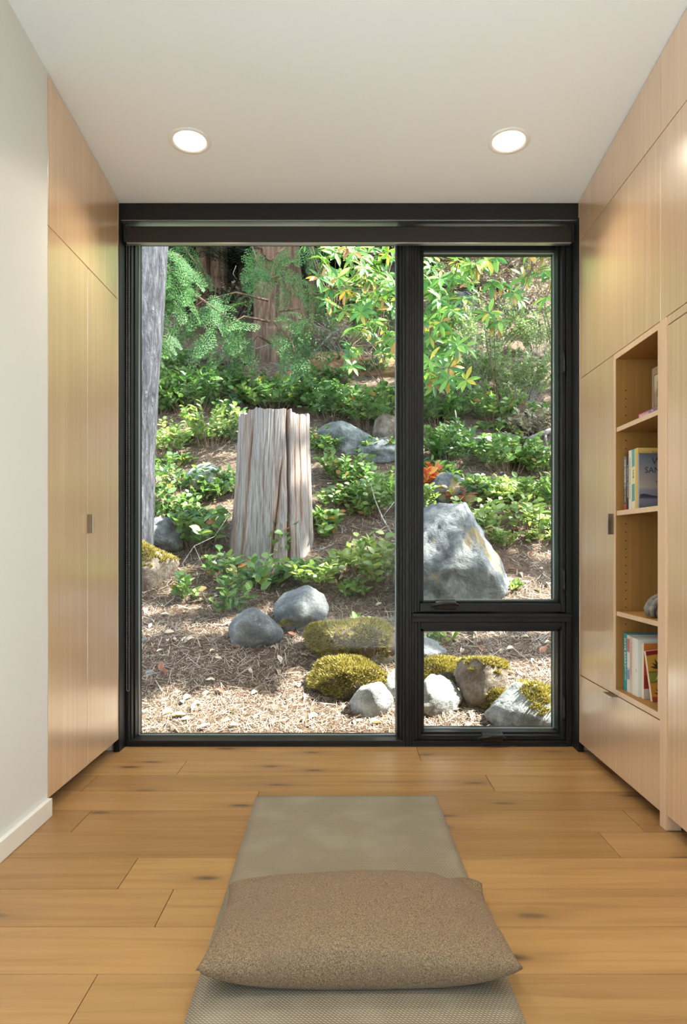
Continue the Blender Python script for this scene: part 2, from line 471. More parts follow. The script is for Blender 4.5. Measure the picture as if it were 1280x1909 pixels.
# ceiling, walls
c = MB().prism_x([(YB - 0.1, zc(YB - 0.1)), (3.62, zc(3.62)), (3.62, zc(3.62) + 0.25), (YB - 0.1, zc(YB - 0.1) + 0.25)], -1.9, 1.9)
struct(c.build('ceiling', M['ceiling']))
YW = 2.475
wl = MB().prism_x([(0.7, 0), (YW, 0), (YW, zc(YW)), (0.7, zc(0.7))], -1.16, XL)
wl.box(-1.16, XL, YB, -2.4, 0, zc(YB)).box(-1.16, XL, -2.4, 0.7, 0, 0.12)
wl.prism_x([(-2.4, 2.50), (0.7, 2.50), (0.7, zc(0.7)), (-2.4, zc(-2.4))], -1.16, XL)
struct(wl.build('wall_left', M['white']))
w4 = struct(empty('added_window_left', (-1.1, -1.4, 0.25)))      # unseen side window added behind the viewer to let in fill daylight
for bx in ((-1.14, -1.06, -2.4, -2.35, 0.12, 2.50), (-1.14, -1.06, 0.65, 0.70, 0.12, 2.50), (-1.14, -1.06, -2.35, 0.65, 0.12, 0.17), (-1.14, -1.06, -2.35, 0.65, 2.45, 2.50)):
    o = MB().box(*bx).build('frame', M['black'], w4); o.location = (1.1, 1.4, -0.25)
o = MB().box(-1.103, -1.099, -2.35, 0.65, 0.17, 2.45).build('glass_pane', M['glass'], w4); o.location = (1.1, 1.4, -0.25)
bb = MB().prism_x([(YB, 0.001), (YW, 0.001), (YW, 0.062), (YB, 0.062)], XL + 0.0005, XL + 0.017)
struct(bb.build('baseboard_left', M['skirting'], bevel=0.002))
struct(MB().prism_x([(YW - 0.1, -0.1), (3.5, -0.1), (3.5, 2.6), (YW - 0.1, 2.6)], -1.72, -1.62).build('wall_closet', M['white']))
struct(MB().prism_x([(1.45, -0.1), (3.5, -0.1), (3.5, 2.7), (1.45, 2.7)], 1.40, 1.52).build('wall_niche', M['white']))
XO = 1.16
wr = MB().prism_x([(W5[1], 0), (1.452, 0), (1.452, zc(1.452)), (W5[1], zc(W5[1]))], XR, XO)
wr.box(XR, XO, YB, W5[0], 0, zc(YB)).box(XR, XO, W5[0], W5[1], 0, W5[2])
wr.prism_x([(W5[0], W5[3]), (W5[1], W5[3]), (W5[1], zc(W5[1])), (W5[0], zc(W5[0]))], XR, XO)
wr.box(XO, 1.40, 1.40, 1.452, 0, zc(1.452))
struct(wr.build('wall_right', M['white']))
w5 = struct(empty('added_window_right', (1.1, -1.0, W5[2])))      # unseen window added behind the viewer: its sun patch brightens the ceiling
for bx in ((1.06, 1.14, W5[0], W5[0] + 0.05, W5[2], W5[3]), (1.06, 1.14, W5[1] - 0.05, W5[1], W5[2], W5[3]), (1.06, 1.14, W5[0] + 0.05, W5[1] - 0.05, W5[2], W5[2] + 0.05), (1.06, 1.14, W5[0] + 0.05, W5[1] - 0.05, W5[3] - 0.05, W5[3])):
    o = MB().box(*bx).build('frame', M['black'], w5); o.location = (-1.1, 1.0, -W5[2])
o = MB().box(1.099, 1.103, W5[0] + 0.05, W5[1] - 0.05, W5[2] + 0.05, W5[3] - 0.05).build('glass_pane', M['glass'], w5); o.location = (-1.1, 1.0, -W5[2])
struct(MB().box(XL + 0.02, XR - 0.004, YB, 0.55, 0.0005, 0.012).build('bounce_floor', M['bounce_pale']))  # unseen pale floor added to bounce sun up to the ceiling
struct(MB().box(-1.3, 1.5, YB - 0.12, YB, -0.14, zc(YB)).build('wall_back', M['white']))
struct(MB().box(-1.9, -1.046, 3.27, 3.47, -0.3, 2.46).build('wall_window_left', M['white']))
struct(MB().box(1.046, 1.9, 3.27, 3.47, -0.3, 2.46).build('wall_window_right', M['white']))
struct(MB().box(-1.9, 1.9, 3.34, 3.56, -0.3, -0.002).build('wall_window_base', M['dark']))
d = struct(empty('door_1', (0, YB + 0.02, 0)))
MB().box(-0.42, 0.42, YB + 0.001, YB + 0.04, 0.005, 2.05).build('door_leaf', M['oak'], d, bevel=0.003)
for o in d.children: o.location = (0, -(YB + 0.02), 0)
MB().box(0.33, 0.37, YB + 0.04, YB + 0.075, 0.97, 1.03).build('door_handle', M['steel'], d)
d.children[-1].location = (0, -(YB + 0.02), 0)

# ------------------------------------------------------------------ black trim around the window
t1 = MB().prism_x([(3.262, 2.376), (3.40, 2.376), (3.40, 2.449), (3.262, 2.449)], -1.044, 1.044)
struct(t1.build('trim_1', M['black'], bevel=0.002))
struct(MB().box(-1.03, 1.03, 3.268, 3.392, 2.3735, 2.3755).build('trim_2', M['glare_strip']))  # pale strip imitating the outdoor reflection under the header
struct(MB().box(-1.044, -1.0185, 3.240, 3.50, 0.0, 2.374).build('trim_3', M['black'], bevel=0.0015))
struct(MB().box(1.0185, 1.044, 3.240, 3.50, 0.0, 2.374).build('trim_4', M['black'], bevel=0.0015))
struct(MB().box(-1.044, 1.044, 3.40, 3.50, 2.376, 2.46).build('trim_5', M['black']))
struct(MB().box(-1.0, 1.0, 3.324, 3.336, 0.0, 0.006).build('trim_6', M['black_gloss']))

def window(name, pieces, glass, spacer=True):
    w = struct(empty(name, (0, YF, 0)))
    off = (0, -YF, 0)
    for nm, boxes in pieces:
        for b in boxes:
            o = MB().box(*b).build(nm, M['black'], w, bevel=0.0018)
            o.location = off
    x0, x1, z0, z1 = glass
    o = MB().box(x0 - 0.008, x1 + 0.008, YG - 0.002, YG + 0.002, z0 - 0.008, z1 + 0.008).build('glass_pane', M['glass'], w)
    o.location = off
    if spacer:                                       # aluminium spacer line round the pane
        s = 0.0045
        for b in ((x0, x0 + s, z0, z1), (x1 - s, x1, z0, z1), (x0, x1, z0, z0 + s), (x0, x1, z1 - s, z1)):
            o = MB().box(b[0], b[1], YG - 0.012, YG - 0.003, b[2], b[3]).build('spacer', M['spacer'], w)
            o.location = off
    return w

YS = 3.50
window('window_1', [
    ('jamb', [(-1.018, -1.004, 3.330, YS, 0, 2.374), (-1.004, -0.998, 3.352, YS, 0.0, 2.374), (-0.998, -0.992, 3.392, YS, 0.0, 2.374)]),
    ('mullion', [(0.2225, 0.236, 3.392, YS, 0, 2.374), (0.236, 0.246, 3.352, YS, 0, 2.374), (0.246, 0.2575, 3.332, YS, 0, 2.374), (0.2585, 0.274, 3.326, YS, 0, 2.374), (0.275, 0.286, 3.332, YS, 0, 2.374)]),
    ('sill', [(-1.004, 0.246, 3.330, 3.352, 0, 0.026), (-1.004, 0.246, 3.352, 3.392, 0, 0.0235), (-1.004, 0.246, 3.392, YS, 0, 0.020)]),
    ('head', [(-1.004, 0.246, 3.42, YS, 2.352, 2.374)]),
], (-0.992, 0.2225, 0.0215, 2.352))
w2 = window('window_2', [
    ('frame', [(0.287, 0.2985, 3.338, YS, 0.607, 2.374), (0.9945, 1.018, 3.335, YS, 0.607, 2.374), (0.287, 1.018, 3.42, YS, 2.352, 2.374)]),
    ('sash', [(0.300, 0.312, 3.346, YS, 0.612, 2.352), (0.3135, 0.325, 3.352, YS, 0.612, 2.352), (0.3265, 0.3465, 3.385, YS, 0.612, 2.352),
              (0.976, 0.9925, 3.346, YS, 0.612, 2.352), (0.968, 0.976, 3.385, YS, 0.612, 2.352),
              (0.3265, 0.976, 3.346, YS, 0.614, 0.650), (0.3265, 0.976, 3.385, YS, 0.650, 0.660),
              (0.3265, 0.976, 3.42, YS, 2.30, 2.352)]),
], (0.3465, 0.968, 0.660, 2.300))
w3 = window('window_3', [
    ('transom', [(0.287, 1.018, 3.318, YS, 0.592, 0.6065), (0.287, 1.018, 3.332, YS, 0.568, 0.5915)]),
    ('frame', [(0.287, 0.2985, 3.338, YS, 0.0, 0.568), (0.9945, 1.018, 3.335, YS, 0.0, 0.568), (0.2985, 0.9945, 3.334, YS, 0.0, 0.024)]),
    ('sash', [(0.300, 0.3145, 3.346, YS, 0.026, 0.566), (0.316, 0.330, 3.356, YS, 0.026, 0.566), (0.330, 0.3485, 3.385, YS, 0.026, 0.566),
              (0.976, 0.9925, 3.346, YS, 0.026, 0.566), (0.968, 0.976, 3.385, YS, 0.026, 0.566),
              (0.330, 0.976, 3.346, YS, 0.546, 0.566), (0.330, 0.976, 3.366, YS, 0.532, 0.546), (0.330, 0.976, 3.385, YS, 0.519, 0.532),
              (0.330, 0.976, 3.346, YS, 0.026, 0.046), (0.330, 0.976, 3.385, YS, 0.046, 0.053)]),
], (0.3485, 0.968, 0.053, 0.519))

def crank(w, xa, xb, za, zb, flip=False):
    """folding crank operator: moulded base and lever lying along the rail"""
    h = zb - za
    b = MB().prism_x([(3.346, za), (3.346, zb), (3.318, zb - 0.15 * h), (3.308, za + 0.55 * h), (3.314, za + 0.1 * h)], xa + 0.02, xb - 0.012)
    o = b.build('crank_base', M['black_gloss'], w, bevel=0.004); o.location = (0, -YF, 0)
    xs = (xa, xa + 0.03) if not flip else (xb - 0.03, xb)
    m = MB().tube([(xa, 3.316, za + 0.30 * h), (xa + 0.02, 3.306, za + 0.52 * h), ((xa + xb) / 2, 3.301, za + 0.72 * h), (xb - 0.022, 3.306, za + 0.66 * h), (xb, 3.314, za + 0.42 * h)],
                  [0.005, 0.007, 0.0085, 0.008, 0.004], 10)
    o = m.build('crank_lever', M['black_gloss'], w, smooth=True); o.location = (0, -YF, 0)
crank(w2, 0.374, 0.500, 0.624, 0.672)
crank(w3, 0.586, 0.712, 0.022, 0.068, True)
def latch(w, z):
    b = MB().box(0.978, 0.990, 3.338, 3.346, z - 0.045, z + 0.06).build('latch_plate', M['black'], w, bevel=0.002); b.location = (0, -YF, 0)
    o = MB().tube([(0.984, 3.336, z + 0.05), (0.984, 3.332, z), (0.983, 3.327, z - 0.03), (0.983, 3.328, z - 0.042)], [0.0025, 0.003, 0.006, 0.004], 8).build('latch_lever', M['black_gloss'], w, smooth=True)
    o.location = (0, -YF, 0)
latch(w2, 0.752); latch(w2, 1.75); latch(w3, 0.17)

# ------------------------------------------------------------------ roller blind with its bead chain
blind = tag(empty('roller_blind', (0, 3.30, 2.284)), 'black roller blind rolled up across the top of the window', 'blind')
def under(o, root):
    o.location = -Vector(root.location); return o
prof = [(3.288, 2.286), (3.322, 2.286), (3.330, 2.294), (3.330, 2.35), (3.322, 2.358), (3.292, 2.358), (3.286, 2.352), (3.286, 2.289)]
under(MB().prism_x(prof, -1.004, 1.004).build('cassette', M['blind'], blind, bevel=0.0015), blind)
under(MB().box(-1.002, 1.002, 3.292, 3.318, 2.2815, 2.2858).build('hem_bar', M['steel'], blind), blind)
for sx in (-1, 1):
    x0, x1 = sorted((sx * 1.005, sx * 1.015))
    under(MB().prism_x([(3.282, 2.283), (3.336, 2.283), (3.336, 2.372), (3.31, 2.372), (3.282, 2.362)], x0, x1).build('end_bracket', M['black_gloss'], blind, bevel=0.002), blind)
# bead chain: two hanging strands and the loop at the bottom
beads = []
zt, zb_ = 2.30, 0.258
for xo in (-1.0095, -0.9985):
    z = zt
    while z > zb_ + 0.006:
        beads.append((xo, 3.316, z)); z -= 0.0062
for k in range(5):
    a = math.pi * k / 4
    beads.append((-1.004 + 0.0055 * math.cos(a), 3.316, zb_ + 0.004 - 0.006 * math.sin(a)))
B = np.array(beads)
octv = np.array([(1, 0, 0), (-1, 0, 0), (0, 1, 0), (0, -1, 0), (0, 0, 1), (0, 0, -1)]) * 0.0023
octf = np.array([(0, 2, 4), (2, 1, 4), (1, 3, 4), (3, 0, 4), (2, 0, 5), (1, 2, 5), (3, 1, 5), (0, 3, 5)])
me = mesh_np('bead_chain', (B[:, None, :] + octv[None]).reshape(-1, 3), (octf[None] + 6 * np.arange(len(B))[:, None, None]).reshape(-1, 3), M['chain'], True)
ch = link(bpy.data.objects.new('bead_chain', me), blind); under(ch, blind); tag(ch, kind='stuff')

# ------------------------------------------------------------------ cupboards
DT = 0.020
def panel(name, mat, parent, y0, y1, z0, z1, xf, side, sloped=False, bevel=0.0012, thick=DT):
    """a door or drawer front whose face lies in the plane x = xf; side = -1 left cupboards, +1 right"""
    xb = xf + side * thick
    top0, top1 = (zc(y0) - 0.004, zc(y1) - 0.004) if sloped else (z1, z1)
    o = MB().prism_x([(y0, z0), (y1, z0), (y1, top1), (y0, top0)], min(xf, xb), max(xf, xb)).build(name, mat, parent, bevel=bevel)
    o.location = -Vector(parent_origin(parent))
    return o
def parent_origin(p):
    v = Vector((0, 0, 0))
    while p is not None:
        v += Vector(p.location); p = p.parent
    return v

def tab_pull(parent, y0, y1, z0, z1, xf, side, depth=0.024):
    """edge pull: thin metal plate standing out of the joint"""
    xo = xf - side * depth
    o = MB().box(min(xf, xo), max(xf, xo), y0, y1, z0, z1).build('handle', M['bronze'], parent, bevel=0.0008)
    o.location = -parent_origin(parent)
    o['label'] = 'slim bronze tab pull'
    lip = MB().box(min(xo, xo + side * 0.003), max(xo, xo + side * 0.003), y0 - 0.002 if z1 - z0 > 0.01 else y0, y1 + 0.002 if z1 - z0 > 0.01 else y1, z0 if z1 - z0 > 0.01 else z0 - 0.005, z1).build('lip', M['steel'], o, bevel=0.0006)
    lip.location = (0, 0, 0)

# left
cl = tag(empty('tall_cabinet', (-1.3, 2.86, 0)), 'tall pale oak cabinet with two doors left of the window', 'cabinet')
def add(o, p): o.location = -parent_origin(p); return o
y0, y1 = 2.479, 3.244
ym = yx(163, XL)
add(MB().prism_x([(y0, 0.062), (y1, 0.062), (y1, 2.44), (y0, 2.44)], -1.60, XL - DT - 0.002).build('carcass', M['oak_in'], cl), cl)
panel('upper_door', M['oak'], cl, y0, yx(219.5, XL), 2.009, 0, XL, -1, True)
dl = panel('door', M['oak'], cl, y0, ym - 0.0015, 0.058, 2.0055, XL, -1)
dr = panel('door', M['oak'], cl, ym + 0.0015, yx(219.5, XL), 0.058, 2.0055, XL, -1)
tab_pull(dr, ym - 0.002, ym + 0.001, 0.966, 1.040, XL, -1)
panel('filler_strip', M['oak'], cl, yx(219.5, XL) + 0.003, y1, 0.058, 0, XL, -1, True)
add(MB().box(-1.58, -1.085, y0, 3.238, 0.001, 0.060).build('toe_kick', M['toe'], cl), cl)

# right: bookcase unit beside the window
cr = tag(empty('bookcase_cabinet', (1.25, 2.82, 0)), 'oak bookcase cabinet with open shelves and a drawer right of the window', 'cabinet')
y0, y1 = 2.396, 3.2345
ZA, ZB, ZD = 2.2675, 1.655, 0.344
panel('upper_door', M['oak'], cr, y0, y1, ZA + 0.0015, 0, XR, 1, True)
panel('upper_door', M['oak'], cr, y0, y1, ZB + 0.0015, ZA - 0.0015, XR, 1)
yd = yx(1143.3, XR)
dd = panel('door', M['oak'], cr, yd, y1, ZD + 0.002, ZB - 0.0015, XR, 1)
tab_pull(dd, yd - 0.001, yd + 0.002, 0.961, 1.041, XR, 1)
dw = panel('drawer', M['oak'], cr, y0, y1, 0.045, ZD - 0.002, XR, 1)
tab_pull(dw, 2.775, 2.862, ZD - 0.003, ZD, XR, 1, 0.026)
panel('filler_strip', M['oak'], cr, y1 + 0.003, 3.256, 0.045, 0, XR, 1, True)
xi = XR + DT + 0.002
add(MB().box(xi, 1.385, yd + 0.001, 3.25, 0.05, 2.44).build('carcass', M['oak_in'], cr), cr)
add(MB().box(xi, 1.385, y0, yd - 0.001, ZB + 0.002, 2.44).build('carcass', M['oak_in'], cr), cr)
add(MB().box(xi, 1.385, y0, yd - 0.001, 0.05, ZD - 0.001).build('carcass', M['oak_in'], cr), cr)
add(MB().box(1.10, 1.385, y0, 3.238, 0.001, 0.049).build('toe_kick', M['toe'], cr), cr)
YP, YQ = 2.799, 2.417             # inner faces of the open niche
def edged(name, y0, y1, z0, z1, xb=1.37, xf=XR):
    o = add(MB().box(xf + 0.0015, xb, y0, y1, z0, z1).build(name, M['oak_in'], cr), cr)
    e = MB().box(xf, xf + 0.0014, y0, y1, z0, z1).build('edging', M['oak_edge'], o)
    return o
edged('side_panel', YP, yd - 0.0025, ZD + 0.002, ZB - 0.0015)
edged('side_panel', y0 + 0.001, YQ, ZD + 0.002, ZB - 0.0015)
edged('top_panel', YQ, YP, 1.632, ZB - 0.0015)
edged('bottom_panel', YQ, YP, ZD + 0.002, 0.366)
add(MB().box(1.3705, 1.385, YQ, YP, ZD + 0.002, ZB - 0.0015).build('back_panel', M['oak_in'], cr), cr)
SH = [(1.353, 1.370), (1.033, 1.051), (0.649, 0.666)]
for z0, z1 in SH:
    edged('shelf', YQ + 0.0005, YP - 0.0005, z0, z1, 1.365, XR + 0.004)
hm = MB()
for k in range(30):
    z = 1.513 - 0.032 * k
    if z < 0.60 or any(a - 0.012 < z < b + 0.012 for a, b in SH): continue
    for xh in (1.062, 1.315):
        cs = [(xh + 0.0027 * math.cos(2 * math.pi * j / 8), YP - 0.0004, z + 0.0027 * math.sin(2 * math.pi * j / 8)) for j in range(8)]
        hm.poly(cs)
tag(add(hm.build('pin_holes', M['dark'], cr), cr), kind='stuff')
for z0, z1 in SH:
    add(MB().tube([(1.062, YP, z0 - 0.003), (1.062, YP - 0.008, z0 - 0.003)], 0.0028, 8).build('shelf_pin', M['steel'], cr), cr)

# right: next tall unit, framed, running out of the picture
cn = tag(empty('framed_cabinet', (1.25, 1.92, 0)), 'tall oak cabinet with framed inset door nearest the viewer', 'cabinet')
y0, y1 = 1.455, 2.3935
panel('upper_door', M['oak'], cn, y0, y1, ZA + 0.0015, 0, XR, 1, True)
panel('upper_door', M['oak'], cn, y0, y1, ZB + 0.0015, ZA - 0.0015, XR, 1)
ys = yx(1240.6, XR - 0.004)
panel('stile', M['oak_edge'], cn, ys, y1 - 0.001, 0.001, ZB - 0.0015, XR - 0.004, 1, thick=0.05)
panel('top_rail', M['oak'], cn, y0, ys - 0.0005, 1.627, ZB - 0.0015, XR, 1)
panel('door', M['oak'], cn, y0, ys - 0.004, 0.05, 1.6235, XR, 1)
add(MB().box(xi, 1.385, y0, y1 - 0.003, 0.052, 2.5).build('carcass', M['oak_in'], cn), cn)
add(MB().box(1.10, 1.385, y0, y1 - 0.045, 0.001, 0.05).build('toe_kick', M['toe'], cn), cn)

# ------------------------------------------------------------------ ceiling downlights
def downlight(x, y, label, group):
    z = zc(y)
    r = tag(empty('downlight', (x, y, z)), label, 'light', group)
    r.rotation_euler = (-math.atan(SLOPE), 0, 0)
    pr = [(0.0805, -0.0005), (0.080, -0.004), (0.074, -0.0065), (0.066, -0.0055), (0.060, -0.001), (0.057, 0.008)]
    seg = 48
    V, F = [], []
    for (rr, zz) in pr:
        for k in range(seg):
            a = 2 * math.pi * k / seg
            V.append((rr * math.cos(a), rr * math.sin(a), zz))
    for i in range(len(pr) - 1):
        for k in range(seg):
            F.append((i * seg + k, i * seg + (k + 1) % seg, (i + 1) * seg + (k + 1) % seg, (i + 1) * seg + k))
    link(bpy.data.objects.new('trim_ring', mesh_np('trim_ring', V, F, M['ring'], True)), r)
    m = MB(); m.tube([(0, 0, -0.0025), (0, 0, -0.0008)], 0.0595, 40)
    m.build('lens', M['lens'], r)
    L = bpy.data.lights.new('downlight_beam', 'SPOT')
    L.energy = SPOT_WATTS; L.spot_size = math.radians(128); L.spot_blend = 0.75; L.shadow_soft_size = 0.05
    L.color = (1.0, 0.88, 0.72)
    lo = bpy.data.objects.new('downlight_beam', L)
    lo.location = (0, 0, -0.03)
    link(lo, r)
    return r
downlight(-0.617, 2.835, 'lit recessed ceiling downlight above the two-door cabinet side', 'ceiling downlights')
downlight(0.621, 2.835, 'lit recessed ceiling downlight above the bookcase side', 'ceiling downlights')
for yy in (1.1,):
    for xx in (-0.617, 0.621):
        downlight(xx, yy, 'recessed ceiling downlight further back over the %s wall' % ('white' if xx < 0 else 'framed cabinet'), 'ceiling downlights')

# ------------------------------------------------------------------ mat and cushion
MATH = 0.010
mat_o = tag(empty('floor_mat', (0.0, 1.8, 0.0)), 'long greyish beige woven floor mat under the cushion', 'mat')
ang = math.radians(-0.95)
def mat_pt(s, t, z):
    # s across (-1..1), t along from far end (0) to near end (1)
    x = 0.326 * s; yv = 2.656 - 1.85 * t
    dx = -0.010 + 0.0175 * (2.656 - yv)
    return (x + dx, yv + 0.004 * s, z)
NX, NYm = 24, 60
V, F = [], []
for j in range(NYm + 1):
    for i in range(NX + 1):
        s, t = -1 + 2 * i / NX, j / NYm
        p = mat_pt(s, t, 0)
        w = 0.0012 * mnoise.noise(Vector((p[0] * 3, p[1] * 3, 0)))
        edge = min(1 - abs(s), t * 3, (1 - t) * 3)
        V.append((p[0], p[1], (MATH - 0.002 * (1 - min(1, edge * 14))) + w))
top_n = len(V)
for j in range(NYm):
    for i in range(NX):
        a = j * (NX + 1) + i
        F.append((a, a + NX + 1, a + NX + 2, a + 1))
ring = [i for i in range(NX + 1)] + [(j + 1) * (NX + 1) - 1 for j in range(1, NYm + 1)] + [NYm * (NX + 1) + i for i in range(NX - 1, -1, -1)] + [j * (NX + 1) for j in range(NYm - 1, 0, -1)]
lo0 = len(V)
for r_ in ring: V.append((V[r_][0], V[r_][1], 0.0008))
for k in range(len(ring)):
    k2 = (k + 1) % len(ring)
    F.append((ring[k], ring[k2], lo0 + k2, lo0 + k))
me = mesh_np('weave', V, F, M['mat'])
add(link(bpy.data.objects.new('weave', me), mat_o), mat_o)

def cushion():
    W, D, H, zm = 0.655, 0.43, 0.142, 0.062
    NS, NT_ = 72, 56
    V, F = [], []
    for side in (1, -1):
        for j in range(NT_ + 1):
            for i in range(NS + 1):
                s, t = -1 + 2 * i / NS, -1 + 2 * j / NT_
                # corners stay as ears, the sides draw in
                x = W / 2 * s * (1 - 0.070 * (1 - abs(t) ** 1.7) * abs(s) ** 4)
                yv = D / 2 * t * (1 - 0.060 * (1 - abs(s) ** 2.0) * abs(t) ** 3)
                q = max(0.0, (1 - abs(s) ** 2.3)) * max(0.0, (1 - abs(t) ** 2.3))
                h = 0.5 * H * q ** 0.40
                if side > 0:
                    h += q ** 0.5 * 0.007 * fbm((x * 5 + 3, yv * 5, 1.3), 1.0, 3)
                    # fold at the far right corner, dents at the side seams
                    for (ax, ay, bx, by, dp, wd) in ((0.66, 0.86, 1.0, 0.50, 0.034, 0.065), (0.70, 0.62, 1.0, 0.15, 0.007, 0.09), (-0.99, 0.45, -0.72, 0.62, 0.010, 0.07), (-1.0, 0.05, -0.70, -0.10, 0.007, 0.08), (0.99, -0.3, 0.70, -0.28, 0.005, 0.08)):
                        dx, dy = bx - ax, by - ay
                        k = max(0, min(1, ((s - ax) * dx + (t - ay) * dy) / (dx * dx + dy * dy)))
                        dist = math.hypot(s - ax - k * dx, (t - ay - k * dy) * 0.65)
                        h -= dp * math.exp(-(dist / wd) ** 2) * min(1.0, q * 25)
                    z = zm + h
                else:
                    z = max(MATH + 0.002, zm - h * 1.25)
                lift = 0.010 * (abs(s) ** 5) * (1 if t < 0 else 0.2)
                V.append((x, yv, z + lift - 0.022 * (t > 0) * t ** 2))
    n1 = (NS + 1) * (NT_ + 1)
    for side in (0, 1):
        for j in range(NT_):
            for i in range(NS):
                a = side * n1 + j * (NS + 1) + i
                q = (a, a + 1, a + NS + 2, a + NS + 1)
                F.append(q if side == 0 else q[::-1])
    V = [(x, y, max(z, MATH + 0.002)) for x, y, z in V]
    me = mesh_np('cushion', V, F, M['cushion'], True)
    bm = bmesh.new(); bm.from_mesh(me)
    bmesh.ops.remove_doubles(bm, verts=bm.verts[:], dist=0.0008)
    bm.to_mesh(me); bm.free()
    return me
cu = tag(empty('floor_cushion', (0.0195, 1.672, 0.0)), 'brown tweed rectangular cushion lying across the woven mat', 'cushion')
cu.rotation_euler = (0, 0, math.radians(0.6))
cm = cushion()
link(bpy.data.objects.new('cover', cm), cu)

# ------------------------------------------------------------------ books and shelf things
def ink(name, c): return plain(name, c, 0.6)
PAGES = plain('book_pages', (0.66, 0.58, 0.44), 0.8)
def banded(name, stops, z0, z1, axis=2, rough=0.35):
    """flat print in bands or a soft picture along one axis of the cover"""
    t = NT(name)
    tc = t.n('ShaderNodeTexCoord'); sp = t.n('ShaderNodeSeparateXYZ')
    t.l(tc.outputs['Object'], sp.inputs[0])
    f = t.math('DIVIDE', t.math('SUBTRACT', sp.outputs[axis], z0), z1 - z0, True)
    n = t.noise(t.coords((3, 3, 14)), 6, 3)
    f = t.math('ADD', f, t.math('MULTIPLY', t.math('SUBTRACT', n, 0.5), 0.05), True)
    return t.done(t.principled(t.ramp(f, stops), rough))
def text(parent, body, mat, loc, size, face, width=1.0, align='LEFT'):
    cu_ = bpy.data.curves.new('lettering', 'FONT')
    cu_.body = body; cu_.size = size; cu_.extrude = 0.00015; cu_.align_x = align; cu_.align_y = 'CENTER'; cu_.resolution_u = 2
    cu_.materials.append(mat)
    tmp = bpy.data.objects.new('lettering_curve', cu_)
    me_ = bpy.data.meshes.new_from_object(tmp)          # plain mesh letters
    bpy.data.objects.remove(tmp)
    me_.name = 'lettering'
    o = bpy.data.objects.new('lettering', me_)
    if face == 'spine':      # reads downwards, faces the room (-x)
        m = Matrix(((0, 0, -1), (0, -1, 0), (-1, 0, 0)))
    elif face == 'flat':     # spine of a book lying down, reads towards the viewer
        m = Matrix(((0, 0, -1), (-1, 0, 0), (0, 1, 0)))
    else:                    # faces the viewer (-y)
        m = Matrix(((1, 0, 0), (0, 0, -1), (0, 1, 0)))
    m = m @ Matrix.Diagonal((width, 1, 1))
    o.matrix_local = Matrix.Translation(Vector(loc)) @ m.to_4x4()
    return link(o, parent)

def book(label, y_far, thick, z0, h, depth, cover, x0=1.05, front=None, lean=0.0, spine=None):
    """standing book: spine towards the room, origin at the foot of its spine on the far side"""
    r = tag(empty('book', (x0, y_far, z0 + 0.0005)), label, 'book', 'books in the open shelves')
    r.rotation_euler = (-lean, 0, 0) if False else (lean, 0, 0)
    t = 0.0022
    MB().box(0, depth, -thick, -thick + t, 0, h).build('front_cover', front or cover, r, bevel=0.0004)
    MB().box(0, depth, -t, 0, 0, h).build('back_cover', cover, r, bevel=0.0004)
    MB().box(0, t, -thick + t, -t, 0, h).build('spine', spine or cover, r, bevel=0.0004)
    MB().box(t, depth - 0.004, -thick + t, -t, 0.003, h - 0.003).build('pages', PAGES, r)
    return r
WHT, BLK, RED = ink('ink_white', (0.8, 0.78, 0.72)), ink('ink_black', (0.02, 0.018, 0.018)), ink('ink_red', (0.45, 0.06, 0.05))
YLW = ink('ink_cream', (0.75, 0.68, 0.45))
# second shelf (z = 1.051)
z = 1.051
Y0 = YP - 0.012
b = book('thin slate grey paperback at the far end of the second shelf', Y0, 0.024, z, 0.205, 0.14, banded('slate_cover', [(0.0, (0.40, 0.06, 0.03)), (0.11, (0.40, 0.06, 0.03)), (0.13, (0.06, 0.06, 0.06)), (0.42, (0.06, 0.06, 0.06)), (0.45, (0.17, 0.19, 0.21)), (1, (0.17, 0.19, 0.21))], 0, 0.205))
text(b, 'THE WRITER', WHT, (-0.0003, -0.012, 0.196), 0.016, 'spine')
text(b, 'Five Mile Walk', WHT, (-0.0003, -0.012, 0.098), 0.011, 'spine')
b = book('black paperback between the slate and the cream books', Y0 - 0.025, 0.022, z, 0.207, 0.14, ink('black_cover', (0.035, 0.03, 0.028)))
text(b, 'A SEASON IN THE WOODS', YLW, (-0.0003, -0.012, 0.17), 0.010, 'spine')
b = book('cream paperback with small grey spine lettering on the second shelf', Y0 - 0.048, 0.026, z, 0.222, 0.15, ink('cream_cover', (0.66, 0.60, 0.50)))
text(b, 'CHASING ISLAND WATERS AND WINDS', BLK, (-0.0003, -0.013, 0.195), 0.0085, 'spine')
b = book('teal and cream spined paperback beside the yellow book', Y0 - 0.075, 0.034, z, 0.222, 0.15, ink('teal_cream_cover', (0.68, 0.64, 0.47)), spine=banded('teal_spine', [(0.0, (0.66, 0.62, 0.46)), (0.135, (0.66, 0.62, 0.46)), (0.14, (0.10, 0.33, 0.30)), (0.42, (0.10, 0.33, 0.30)), (0.425, (0.66, 0.62, 0.35)), (0.70, (0.66, 0.62, 0.35)), (0.705, (0.10, 0.33, 0.30)), (1, (0.12, 0.36, 0.32))], 0, 0.222))
text(b, 'TIDE', BLK, (-0.0003, -0.017, 0.148), 0.016, 'spine')
b = book('yellow paperback behind the grey seascape book', Y0 - 0.110, 0.026, z, 0.222, 0.19, ink('yellow_cover', (0.62, 0.40, 0.09)))
text(b, 'THE GARDEN', RED, (0.050, -0.0264, 0.205), 0.015, 'front')
